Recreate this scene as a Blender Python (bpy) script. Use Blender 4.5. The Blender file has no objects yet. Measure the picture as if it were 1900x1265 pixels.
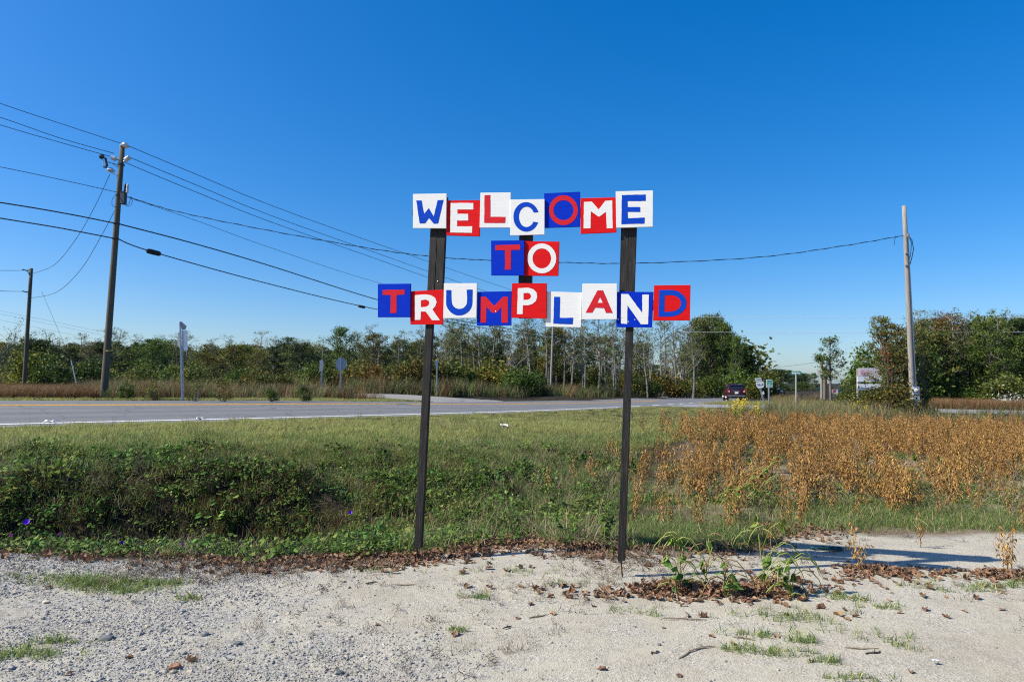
import bpy, bmesh, math, random
import numpy as np
from mathutils import Vector, Matrix, geometry, noise as mnoise

SC = bpy.context.scene
COL = SC.collection
rnd = random.Random(7)
rng = np.random.default_rng(7)

# ---------------------------------------------------------------- camera
F_PX = 1200.0
CAM_Z = 1.6
cam_data = bpy.data.cameras.new("camera")
cam_data.sensor_width = 36.0
cam_data.lens = 36.0 * F_PX / 1900.0
cam_data.clip_start = 0.05
cam_data.clip_end = 12000.0
cam = bpy.data.objects.new("camera", cam_data)
COL.objects.link(cam)
CAM_R = Matrix.Rotation(math.radians(90 + 3.505), 3, 'X') @ Matrix.Rotation(math.radians(0.5), 3, 'Z')
cam.matrix_world = Matrix.Translation((0, 0, CAM_Z)) @ CAM_R.to_4x4()
cam_data.dof.use_dof = True
cam_data.dof.focus_distance = 5.7
cam_data.dof.aperture_fstop = 3.2
SC.camera = cam

# ---------------------------------------------------------------- sky, sun, exposure
SUN_EL = math.radians(42.0)
SUN_DIR = Vector((-0.976, -0.217, 0)).normalized()          # horizontally towards the sun
world = bpy.data.worlds.new("World")
SC.world = world
world.use_nodes = True
wn = world.node_tree
wn.nodes.clear()
w_out = wn.nodes.new("ShaderNodeOutputWorld")
w_bg = wn.nodes.new("ShaderNodeBackground")
w_sky = wn.nodes.new("ShaderNodeTexSky")
w_sky.sky_type = 'NISHITA'
w_sky.sun_disc = False
w_sky.sun_elevation = SUN_EL
w_sky.sun_rotation = math.atan2(SUN_DIR.x, SUN_DIR.y)
w_sky.altitude = 0.0
w_sky.air_density = 1.0
w_sky.dust_density = 1.0
w_sky.ozone_density = 8.0
w_hs = wn.nodes.new("ShaderNodeHueSaturation")
w_hs.inputs['Hue'].default_value = 0.507
w_hs.inputs['Saturation'].default_value = 1.425
w_hs.inputs['Value'].default_value = 1.54
w_bg.inputs['Strength'].default_value = 0.10
w_gm = wn.nodes.new("ShaderNodeGamma")
w_gm.inputs[1].default_value = 0.8
wn.links.new(w_sky.outputs[0], w_gm.inputs[0])
wn.links.new(w_gm.outputs[0], w_hs.inputs['Color'])
wn.links.new(w_hs.outputs[0], w_bg.inputs[0])
wn.links.new(w_bg.outputs[0], w_out.inputs[0])

sun_data = bpy.data.lights.new("sun", 'SUN')
sun_data.energy = 5.0
sun_data.angle = math.radians(0.53)
sun_data.color = (1.0, 0.94, 0.83)
sun = bpy.data.objects.new("sun", sun_data)
COL.objects.link(sun)
sv = -(SUN_DIR * math.cos(SUN_EL) + Vector((0, 0, math.sin(SUN_EL))))
sun.rotation_euler = sv.to_track_quat('-Z', 'Y').to_euler()
sun.location = (-20, -5, 20)

SC.view_settings.view_transform = 'Standard'
SC.view_settings.look = 'None'
SC.view_settings.exposure = 0.6
SC.view_settings.gamma = 1.0
SC.view_settings.use_curve_mapping = False
SC.render.engine = 'CYCLES'
SC.cycles.use_denoising = False
SC.cycles.filter_width = 1.1
SC.cycles.max_bounces = 5
SC.cycles.transparent_max_bounces = 8

# ---------------------------------------------------------------- photo geometry helpers
def W(px, py, D):
    """World point on the sight line of photo pixel (px, py) at world depth y = D."""
    d = CAM_R @ Vector(((px - 950) / F_PX, (632.5 - py) / F_PX, -1.0))
    s = D / d.y
    return Vector((d.x * s, D, CAM_Z + d.z * s))

def ray(px, py):
    return CAM_R @ Vector(((px - 950) / F_PX, (632.5 - py) / F_PX, -1.0))

def X(px, D):
    return W(px, 706 + (px - 950) * 0.0087, D).x

# ---------------------------------------------------------------- tagging
def tag(o, label=None, cat=None, group=None, kind=None):
    if label: o["label"] = label
    if cat: o["category"] = cat
    if group: o["group"] = group
    if kind: o["kind"] = kind
    return o

def empty(name, loc=(0, 0, 0), rz=0.0, label=None, cat=None, group=None):
    o = bpy.data.objects.new(name, None)
    o.empty_display_size = 0.1
    o.location = loc
    o.rotation_euler = (0, 0, rz)
    COL.objects.link(o)
    return tag(o, label, cat, group)

def link(name, mesh, parent=None, loc=None, rot=None, scl=None):
    o = bpy.data.objects.new(name, mesh)
    COL.objects.link(o)
    if parent is not None:
        o.parent = parent
    if loc is not None: o.location = loc
    if rot is not None: o.rotation_euler = rot
    if scl is not None: o.scale = (scl, scl, scl) if isinstance(scl, (int, float)) else scl
    return o

# ---------------------------------------------------------------- mesh builder
class MB:
    def __init__(self):
        self.v = []; self.f = []; self.m = []
    def add(self, vs, fs, mi=0):
        b = len(self.v)
        self.v.extend([tuple(p) for p in vs])
        self.f.extend([tuple(i + b for i in q) for q in fs])
        self.m.extend([mi] * len(fs))
        return self
    def box(self, c, s, M=None, mi=0):
        hx, hy, hz = s[0] / 2, s[1] / 2, s[2] / 2
        vs = [Vector((x, y, z)) for z in (-hz, hz) for y in (-hy, hy) for x in (-hx, hx)]
        c = Vector(c)
        vs = [(M @ p if M else p) + c for p in vs]
        return self.add(vs, [(0, 2, 3, 1), (4, 5, 7, 6), (0, 1, 5, 4), (2, 6, 7, 3), (0, 4, 6, 2), (1, 3, 7, 5)], mi)
    def tube(self, pts, rad, n=6, mi=0, cap=True):
        pts = [Vector(p) for p in pts]
        if not hasattr(rad, '__len__'): rad = [rad] * len(pts)
        vs = []
        ref = Vector((0.13, 0.31, 1)).normalized()
        for i, p in enumerate(pts):
            t = (pts[min(i + 1, len(pts) - 1)] - pts[max(i - 1, 0)])
            if t.length < 1e-9: t = Vector((0, 0, 1))
            t.normalize()
            a = t.cross(ref)
            if a.length < 0.05: a = t.cross(Vector((1, 0, 0)))
            a.normalize(); b = t.cross(a)
            for k in range(n):
                w = 2 * math.pi * k / n
                vs.append(p + (a * math.cos(w) + b * math.sin(w)) * rad[i])
        fs = []
        for i in range(len(pts) - 1):
            for k in range(n):
                k2 = (k + 1) % n
                fs.append((i * n + k, i * n + k2, (i + 1) * n + k2, (i + 1) * n + k))
        if cap and n > 2:
            fs.append(tuple(range(n - 1, -1, -1)))
            fs.append(tuple((len(pts) - 1) * n + k for k in range(n)))
        return self.add(vs, fs, mi)
    def lathe(self, prof, M=None, n=10, mi=0):
        """prof: (r, z) list"""
        vs = []
        for r, z in prof:
            for k in range(n):
                w = 2 * math.pi * k / n
                p = Vector((r * math.cos(w), r * math.sin(w), z))
                vs.append(M @ p if M else p)
        fs = [(i * n + k, i * n + (k + 1) % n, (i + 1) * n + (k + 1) % n, (i + 1) * n + k)
              for i in range(len(prof) - 1) for k in range(n)]
        fs.append(tuple(range(n - 1, -1, -1)))
        fs.append(tuple((len(prof) - 1) * n + k for k in range(n)))
        return self.add(vs, fs, mi)
    def mesh(self, name, mats, smooth=False):
        me = bpy.data.meshes.new(name)
        me.from_pydata(self.v, [], self.f)
        if not isinstance(mats, (list, tuple)): mats = [mats]
        for m in mats: me.materials.append(m)
        if any(self.m):
            me.polygons.foreach_set("material_index", self.m)
        if smooth:
            me.polygons.foreach_set("use_smooth", [True] * len(me.polygons))
        me.update()
        return me
    def build(self, name, mats, parent=None, smooth=False, **k):
        return link(name, self.mesh(name, mats, smooth), parent, **k)

def np_mesh(name, V, Fq, mats, smooth=False):
    """fast mesh from numpy: V (n,3), Fq (m,k) faces of k corners"""
    me = bpy.data.meshes.new(name)
    V = np.asarray(V, dtype=np.float32); Fq = np.asarray(Fq, dtype=np.int32)
    m, k = Fq.shape
    me.vertices.add(len(V)); me.vertices.foreach_set("co", V.ravel())
    me.loops.add(m * k); me.loops.foreach_set("vertex_index", Fq.ravel())
    me.polygons.add(m)
    me.polygons.foreach_set("loop_start", np.arange(0, m * k, k, dtype=np.int32))
    me.polygons.foreach_set("loop_total", np.full(m, k, dtype=np.int32))
    if not isinstance(mats, (list, tuple)): mats = [mats]
    for q in mats: me.materials.append(q)
    me.update(calc_edges=True)
    if smooth: me.polygons.foreach_set("use_smooth", [True] * m)
    return me

# ---------------------------------------------------------------- materials
def new_mat(name):
    m = bpy.data.materials.new(name)
    m.use_nodes = True
    nt = m.node_tree
    nt.nodes.clear()
    out = nt.nodes.new("ShaderNodeOutputMaterial")
    return m, nt, out

def nd(nt, t, **kw):
    n = nt.nodes.new(t)
    for k, v in kw.items():
        if k in n.inputs: n.inputs[k].default_value = v
        else: setattr(n, k, v)
    return n

def ramp(nt, fac, stops):
    r = nt.nodes.new("ShaderNodeValToRGB")
    e = r.color_ramp.elements
    while len(e) > 1: e.remove(e[-1])
    e[0].position = stops[0][0]; e[0].color = (*stops[0][1], 1)
    for p, c in stops[1:]:
        q = e.new(p); q.color = (*c, 1)
    nt.links.new(fac, r.inputs[0])
    return r

def mixc(nt, fac, a, b, mode='MIX'):
    m = nt.nodes.new("ShaderNodeMix"); m.data_type = 'RGBA'; m.blend_type = mode
    for sock, val in ((m.inputs[0], fac), (m.inputs[6], a), (m.inputs[7], b)):
        if hasattr(val, 'is_linked'): nt.links.new(val, sock)
        elif hasattr(val, '__len__'): sock.default_value = (*val, 1) if len(val) == 3 else val
        else: sock.default_value = val
    return m.outputs[2]

def noise_tex(nt, vec, scale, detail=4, rough=0.6):
    n = nd(nt, "ShaderNodeTexNoise", Scale=scale, Detail=detail, Roughness=rough)
    if vec is not None: nt.links.new(vec, n.inputs['Vector'])
    return n.outputs['Fac']

def coords(nt, which='Object'):
    return nt.nodes.new("ShaderNodeTexCoord").outputs[which]

def rough_mat(name, stops, scale=8, rough=0.8, bump=0.15, bscale=None, stretch=None, metallic=0.0, dist=0.01, rand=0.0, spec=0.3):
    """noise-coloured principled material with noise bump"""
    m, nt, out = new_mat(name)
    vec = coords(nt)
    if stretch:
        mp = nd(nt, "ShaderNodeMapping"); mp.inputs['Scale'].default_value = stretch
        nt.links.new(vec, mp.inputs[0]); vec = mp.outputs[0]
    f = noise_tex(nt, vec, scale)
    c = ramp(nt, f, stops).outputs[0]
    if rand:
        oi = nt.nodes.new("ShaderNodeObjectInfo")
        mr = nd(nt, "ShaderNodeMapRange"); mr.inputs[3].default_value = 1 - rand; mr.inputs[4].default_value = 1 + rand
        nt.links.new(oi.outputs['Random'], mr.inputs[0])
        hs = nd(nt, "ShaderNodeHueSaturation")
        nt.links.new(mr.outputs[0], hs.inputs['Value']); nt.links.new(c, hs.inputs['Color']); c = hs.outputs[0]
    b = nd(nt, "ShaderNodeBsdfPrincipled", Roughness=rough, Metallic=metallic)
    b.inputs['Specular IOR Level'].default_value = spec
    nt.links.new(c, b.inputs['Base Color'])
    if bump:
        bn = nd(nt, "ShaderNodeBump", Strength=bump, Distance=dist)
        nt.links.new(noise_tex(nt, vec, bscale or scale * 4), bn.inputs['Height'])
        nt.links.new(bn.outputs[0], b.inputs['Normal'])
    nt.links.new(b.outputs[0], out.inputs[0])
    return m

def leaf_mat(name, stops, scale=1.5, trans=0.3, rough=0.6, use_color=False, coord='Object', hue_var=0.03, val_var=0.25, wn_fac=0.0, gloss=0.25):
    """foliage: diffuse + translucent, colour from noise over the plant, varied per instance"""
    m, nt, out = new_mat(name)
    f = noise_tex(nt, coords(nt, coord), scale, 3)
    geo = nt.nodes.new("ShaderNodeNewGeometry")
    ri = geo.outputs['Random Per Island']
    mm = nd(nt, "ShaderNodeMath", operation='MULTIPLY_ADD'); mm.inputs[1].default_value = 0.6; mm.inputs[2].default_value = -0.3
    nt.links.new(ri, mm.inputs[0])
    ad = nd(nt, "ShaderNodeMath", operation='ADD'); nt.links.new(f, ad.inputs[0]); nt.links.new(mm.outputs[0], ad.inputs[1])
    c = ramp(nt, ad.outputs[0], stops).outputs[0]
    oi = nt.nodes.new("ShaderNodeObjectInfo")
    if use_color:
        c = mixc(nt, 1.0, c, oi.outputs['Color'], 'MULTIPLY')
    hs = nd(nt, "ShaderNodeHueSaturation")
    mr = nd(nt, "ShaderNodeMapRange"); mr.inputs[3].default_value = 0.5 - hue_var; mr.inputs[4].default_value = 0.5 + hue_var
    nt.links.new(oi.outputs['Random'], mr.inputs[0]); nt.links.new(mr.outputs[0], hs.inputs['Hue'])
    fr = nd(nt, "ShaderNodeMath", operation='MULTIPLY'); fr.inputs[1].default_value = 7.31; nt.links.new(oi.outputs['Random'], fr.inputs[0])
    fr2 = nd(nt, "ShaderNodeMath", operation='FRACT'); nt.links.new(fr.outputs[0], fr2.inputs[0])
    mr2 = nd(nt, "ShaderNodeMapRange"); mr2.inputs[3].default_value = 1 - val_var; mr2.inputs[4].default_value = 1 + val_var
    nt.links.new(fr2.outputs[0], mr2.inputs[0]); nt.links.new(mr2.outputs[0], hs.inputs['Value'])
    nt.links.new(c, hs.inputs['Color']); c = hs.outputs[0]
    b = nd(nt, "ShaderNodeBsdfPrincipled", Roughness=rough)
    b.inputs['Specular IOR Level'].default_value = gloss
    t = nt.nodes.new("ShaderNodeBsdfTranslucent")
    mx = nd(nt, "ShaderNodeMixShader"); mx.inputs[0].default_value = trans
    nt.links.new(c, b.inputs['Base Color']); nt.links.new(c, t.inputs[0])
    nt.links.new(b.outputs[0], mx.inputs[1]); nt.links.new(t.outputs[0], mx.inputs[2])
    nt.links.new(mx.outputs[0], out.inputs[0])
    return m

def flat_mat(name, col, rough=0.6, metallic=0.0, var=0.12, scale=6, spec=0.4):
    a = tuple(c * (1 - var) for c in col); b = tuple(min(1, c * (1 + var)) for c in col)
    return rough_mat(name, [(0.3, a), (0.7, b)], scale, rough, 0.05, metallic=metallic, spec=spec)

# ---------------------------------------------------------------- geometry-node scatter (for what nobody could count)
def proto_obj(name, mesh):
    return bpy.data.objects.new(name, mesh)       # never linked: only feeds the scatter

def scatter(name, protos, P, R, S, idx, parent=None, **tags):
    P = np.asarray(P, dtype=np.float32)
    n = len(P)
    me = bpy.data.meshes.new(name)
    me.vertices.add(n); me.vertices.foreach_set("co", P.ravel())
    a = me.attributes.new("rot", 'FLOAT_VECTOR', 'POINT'); a.data.foreach_set("vector", np.asarray(R, dtype=np.float32).ravel())
    a = me.attributes.new("scl", 'FLOAT_VECTOR', 'POINT')
    S = np.asarray(S, dtype=np.float32)
    if S.ndim == 1: S = np.repeat(S[:, None], 3, 1)
    a.data.foreach_set("vector", np.ascontiguousarray(S).ravel())
    a = me.attributes.new("idx", 'INT', 'POINT'); a.data.foreach_set("value", np.asarray(idx, dtype=np.int32))
    o = bpy.data.objects.new(name, me); COL.objects.link(o)
    if parent: o.parent = parent
    ng = bpy.data.node_groups.new(name + "_scatter", 'GeometryNodeTree')
    ng.interface.new_socket("Geometry", in_out='INPUT', socket_type='NodeSocketGeometry')
    ng.interface.new_socket("Geometry", in_out='OUTPUT', socket_type='NodeSocketGeometry')
    N = ng.nodes.new; L = ng.links.new
    gi, go = N("NodeGroupInput"), N("NodeGroupOutput")
    ip = N("GeometryNodeInstanceOnPoints")
    L(gi.outputs[0], ip.inputs['Points'])
    g2i = N("GeometryNodeGeometryToInstance")
    for m in reversed(protos):
        oi = N("GeometryNodeObjectInfo"); oi.inputs['Object'].default_value = proto_obj(name + "_proto", m)
        L(oi.outputs['Geometry'], g2i.inputs[0])
    L(g2i.outputs[0], ip.inputs['Instance'])
    ip.inputs['Pick Instance'].default_value = True
    def attr(nm, dt, dst):
        q = N("GeometryNodeInputNamedAttribute"); q.data_type = dt; q.inputs['Name'].default_value = nm
        L(q.outputs['Attribute'], dst)
    attr("idx", 'INT', ip.inputs['Instance Index'])
    er = N("FunctionNodeEulerToRotation"); attr("rot", 'FLOAT_VECTOR', er.inputs[0]); L(er.outputs[0], ip.inputs['Rotation'])
    attr("scl", 'FLOAT_VECTOR', ip.inputs['Scale'])
    L(ip.outputs[0], go.inputs[0])
    md = o.modifiers.new("scatter", 'NODES'); md.node_group = ng
    tag(o, kind='stuff', **tags)
    return o

# ================================================================ ROAD LAYOUT (plan of the near white line, then offsets)
WL = np.array([(-30.5, -4.7, .50), (-20, 6.4, .50), (-14.5, 12.25, .49), (-11.9, 15, .475), (-7.6, 19.5, .40), (-3.4, 24, .33), (0.2, 28.3, .26),
               (3.6, 33, .20), (8.2, 40, .10), (12.8, 48, .0), (18.9, 60, -.16), (31, 85, -.3), (58, 150, -.3), (110, 300, -.3)])
def smooth_poly(P, n=10):
    out = []
    for i in range(len(P) - 1):
        p0, p1, p2, p3 = P[max(i - 1, 0)], P[i], P[i + 1], P[min(i + 2, len(P) - 1)]
        for k in range(n):
            t = k / n
            out.append(.5 * (2 * p1 + (p2 - p0) * t + (2 * p0 - 5 * p1 + 4 * p2 - p3) * t * t + (3 * p1 - p0 - 3 * p2 + p3) * t ** 3))
    out.append(P[-1])
    return np.array(out)
WLs = smooth_poly(WL, 10)
def normals(P):
    T = np.gradient(P[:, :2], axis=0); T /= np.linalg.norm(T, axis=1)[:, None]
    return np.stack([-T[:, 1], T[:, 0]], 1)
WLn = normals(WLs)
Y_OFF, F_OFF = 5.0, 9.3
# crown height above the near line: strong at left, flat far away
_cy = np.interp(WLs[:, 1], [-10, 15, 24, 33, 45, 60], [.29, .29, .24, .10, .03, .0])
def road_pt(off):
    """polyline of the road surface at a lateral offset from the near white line"""
    h = np.interp(off, [-2, 0, Y_OFF, F_OFF, 12], [-.35, 0, 1, 1, .9])
    P = np.column_stack([WLs[:, 0] + WLn[:, 0] * off, WLs[:, 1] + WLn[:, 1] * off, WLs[:, 2] + _cy * h])
    return P
EDGE_N, EDGE_F = road_pt(-.55), road_pt(9.9)

SIDE = smooth_poly(np.array([(7.0, 45.5), (12, 42.6), (17, 40.2), (26, 36.6), (45, 29.5), (80, 17)]), 8)      # side road centre line
SIDE_HW = np.interp(np.arange(len(SIDE)), [0, 8, 16], [6.0, 4.2, 3.6])
DRIVE = smooth_poly(np.array([(0.5, 40.5), (-4.5, 41.2), (-12, 43.5), (-22, 46.5), (-45, 50)]), 8)
DRIVE_HW = np.interp(np.arange(len(DRIVE)), [0, 8, 16], [5.0, 2.6, 2.2])

# ================================================================ TERRAIN HEIGHT
CP = []
for x in (-9, -6, -3, 0, 3, 6, 9):
    for y in (-8, -3, 1, 3, 4.8):
        CP.append((x, y, 0.0))
SAND_X = np.array([-9, -4.7, -2.1, -.9, 0, .8, 1.6, 2.4, 3.0, 4, 6.5, 10])
SAND_Y = np.array([6.2, 5.95, 5.68, 5.9, 6.4, 6.15, 6.2, 6.3, 6.95, 7.0, 7.2, 7.4])
for x in np.arange(-9, 9.1, 1.5):
    CP.append((x, np.interp(x, SAND_X, SAND_Y) + .05, 0.0))
DITCH = [(-300, 7.4, -.70), (0, 7.5, -.70), (200, 7.5, -.70), (400, 7.5, -.62), (600, 7.5, -.45), (780, 8.0, -.26), (950, 8.6, -.10), (1100, 9.2, -.04)]
for px, D, z in DITCH: CP.append((X(px, D), D, z))
for px in range(-200, 620, 80):          # ditch bank face shaped steep so the sun only grazes it and it darkens
    k = min(1, (760 - px) / 260)
    CP.append((X(px, 8.12), 8.12, -.58 * k)); CP.append((X(px, 8.5), 8.5, .13 * k - .05 * (1 - k))); CP.append((X(px, 9.1), 9.1, .20 * k))
BANK = [(-300, 872, 9.3), (0, 858, 9.7), (200, 854, 10.0), (400, 852, 10.2), (600, 850, 10.5), (800, 845, 11.0), (1000, 836, 12.2), (1200, 822, 14.2), (1330, 806, 17)]
for px, py, D in BANK:
    p = W(px, py, D); CP.append(tuple(p))
for i in range(0, len(WLs), 6):
    if WLs[i, 1] < 160:
        for off in (-.55, Y_OFF, 9.9):
            q = road_pt(off)[i]; CP.append(tuple(q))
for x, y, z in [(-24, 34, .70), (-16, 38, .62), (-8, 44, .56), (-3, 47, .52), (-14, 47, .55), (-26, 50, .5), (-40, 40, .5), (4, 55, .35), (-10, 58, .35), (-30, 66, .2), (-60, 60, .2),
                (0, 75, .1), (15, 75, 0), (-40, 95, 0), (0, 110, -.1), (40, 110, -.3)]:
    CP.append((x, y, z))
for px in (1250, 1400, 1600, 1800, 2050):
    for D, z in ((8.5, .0), (12, .0), (17, .02), (23, .05)):
        if px < 1300 and D > 12: continue
        CP.append((X(px, D), D, z))
for x, y, z in [(13, 29, .10), (19, 28, .12), (26, 27, .1), (22, 34, .08), (34, 33, .08), (14, 36, .10), (22, 42, .05), (34, 44, 0), (30, 60, -.1), (50, 60, -.1), (60, 30, 0), (50, 10, 0),
                (30, 10, 0), (20, 0, 0), (40, -20, 0), (-40, -20, 0), (0, -30, 0), (-40, 10, .3), (-60, 30, .4)]:
    CP.append((x, y, z))
for r in (200, 500, 1500, 4500):
    for a in range(0, 360, 45):
        CP.append((r * math.cos(math.radians(a)), r * math.sin(math.radians(a)), -.3))
CP = np.array(CP, dtype=float)
_c2 = .35 ** 2
def _phi(A, B):
    return np.sqrt(((A[:, None, :] - B[None]) ** 2).sum(-1) + _c2)
_K = np.zeros((len(CP) + 1, len(CP) + 1))
_K[:-1, :-1] = -_phi(CP[:, :2], CP[:, :2]) - np.eye(len(CP)) * .02
_K[-1, :-1] = 1; _K[:-1, -1] = 1
_w = np.linalg.solve(_K, np.append(CP[:, 2], 0))
def seg_dist(P, L, hw=None):
    """distance of points to a polyline (minus its half width)"""
    best = np.full(len(P), 1e9)
    for i in range(len(L) - 1):
        a, b = L[i, :2], L[i + 1, :2]
        ab = b - a
        t = np.clip(((P - a) @ ab) / (ab @ ab), 0, 1)
        d = np.linalg.norm(P - (a + t[:, None] * ab), axis=1)
        if hw is not None: d = d - (hw[i] + (hw[i + 1] - hw[i]) * t)
        best = np.minimum(best, d)
    return best
MIDL = road_pt(4.675)
def road_d(P): return seg_dist(P, MIDL) - 5.225
def side_d(P): return seg_dist(P, SIDE, SIDE_HW)
def drive_d(P): return seg_dist(P, DRIVE, DRIVE_HW)
def _vnoise(P, s, seed=0):
    x = P[:, 0] * s + seed * 17.3; y = P[:, 1] * s + seed * 9.1
    return (np.sin(x * 1.3 + 1.7 * np.sin(y * .9 + seed)) + np.sin(y * 1.7 + 1.3 * np.sin(x * 1.1 + 2 * seed)) + np.sin((x + y) * .8 + seed)) / 3
def base_z(P):
    P = np.asarray(P, dtype=float)
    out = np.zeros(len(P))
    for i in range(0, len(P), 20000):
        Q = P[i:i + 20000]
        out[i:i + 20000] = -_phi(Q, CP[:, :2]) @ _w[:-1] + _w[-1]
    return out
def sand_edge(x): return np.interp(x, SAND_X, SAND_Y)
def terr(P):
    P = np.asarray(P, dtype=float)
    z = base_z(P)
    back = np.clip((P[:, 1] - sand_edge(P[:, 0])) / .8, 0, 1)
    z += back * .035 * _vnoise(P, 2.1, 1) * np.clip(1.3 - np.hypot(P[:, 0], P[:, 1]) / 60, 0, 1)
    z += (1 - back) * (.008 * _vnoise(P, 2.3, 2) + .004 * _vnoise(P, 7, 3))
    return z
def tz(x, y): return float(terr(np.array([[x, y]]))[0])
def ground(px, D):
    x = X(px, D); return Vector((x, D, tz(x, D)))
def gpix(px, py):
    """where the sight line of a photo pixel meets the flat foreground"""
    d = ray(px, py)
    y = np.concatenate([np.linspace(2.5, 14, 1200), np.linspace(14.02, 60, 1200)])
    x = y * d.x / d.y; zr = CAM_Z + y * d.z / d.y
    i = int(np.argmax(zr <= terr(np.column_stack([x, y]))))
    return Vector((x[i], y[i], zr[i]))

# ================================================================ GROUND SHEET
def axis(segs):
    out = []
    for a, b, st in segs: out += list(np.arange(a, b - 1e-6, st))
    out.append(segs[-1][1]); return np.array(out)
gx = axis([(-5000, -1000, 1000), (-1000, -200, 100), (-200, -60, 10), (-60, -16, 1.2), (-16, -7, .35), (-7, 7, .11), (7, 16, .35), (16, 60, 1.2), (60, 200, 10), (200, 1000, 100), (1000, 5000, 1000)])
gy = axis([(-5000, -1000, 1000), (-1000, -200, 100), (-200, -20, 10), (-20, 2, 1.0), (2, 12, .11), (12, 30, .4), (30, 70, 1.2), (70, 200, 10), (200, 1000, 100), (1000, 5000, 1000)])
GXX, GYY = np.meshgrid(gx, gy)
GP = np.column_stack([GXX.ravel(), GYY.ravel()])
GZ = terr(GP)
rd, sd, dd = road_d(GP), side_d(GP), drive_d(GP)
GZ_s = GZ.copy()
GZ -= .07 * (rd < .35) * (rd > -50) + .0
GZ -= np.where((rd >= .35) & (sd < .5), .05, 0) + np.where((rd >= .35) & (dd < .5), .05, 0)
nx, ny = len(gx), len(gy)
ii = (np.arange(ny - 1)[:, None] * nx + np.arange(nx - 1)[None]).ravel()
GF = np.column_stack([ii, ii + 1, ii + nx + 1, ii + nx])

def zone_masks(P):
    se = sand_edge(P[:, 0]) + .15 * _vnoise(P, 2.6, 4) + .07 * _vnoise(P, 8, 5)
    sand = np.clip((se - P[:, 1]) / .16 + .5, 0, 1)
    d = np.hypot(P[:, 0], P[:, 1])
    sand *= np.clip((60 - d) / 10, 0, 1)
    pxl = 950 + F_PX * P[:, 0] / np.maximum(P[:, 1], .5)
    # loose grey gravel at the left and along the bottom
    gl = np.clip((-.15 - .75 * (P[:, 1] - 3.4) - P[:, 0]) / 1.3 + .5 + .35 * _vnoise(P, 1.6, 6), 0, 1) * sand
    # field soil
    f = np.clip((P[:, 0] - (1.5 + np.maximum(P[:, 1] - 9.5, 0) * .42)) / .8, 0, 1) * np.clip((P[:, 1] - 6.3) / .5, 0, 1) * np.clip((25 - P[:, 1]) / 2, 0, 1)
    return sand, gl, f * (1 - sand)
sand_m, grav_m, field_m = zone_masks(GP)

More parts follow.
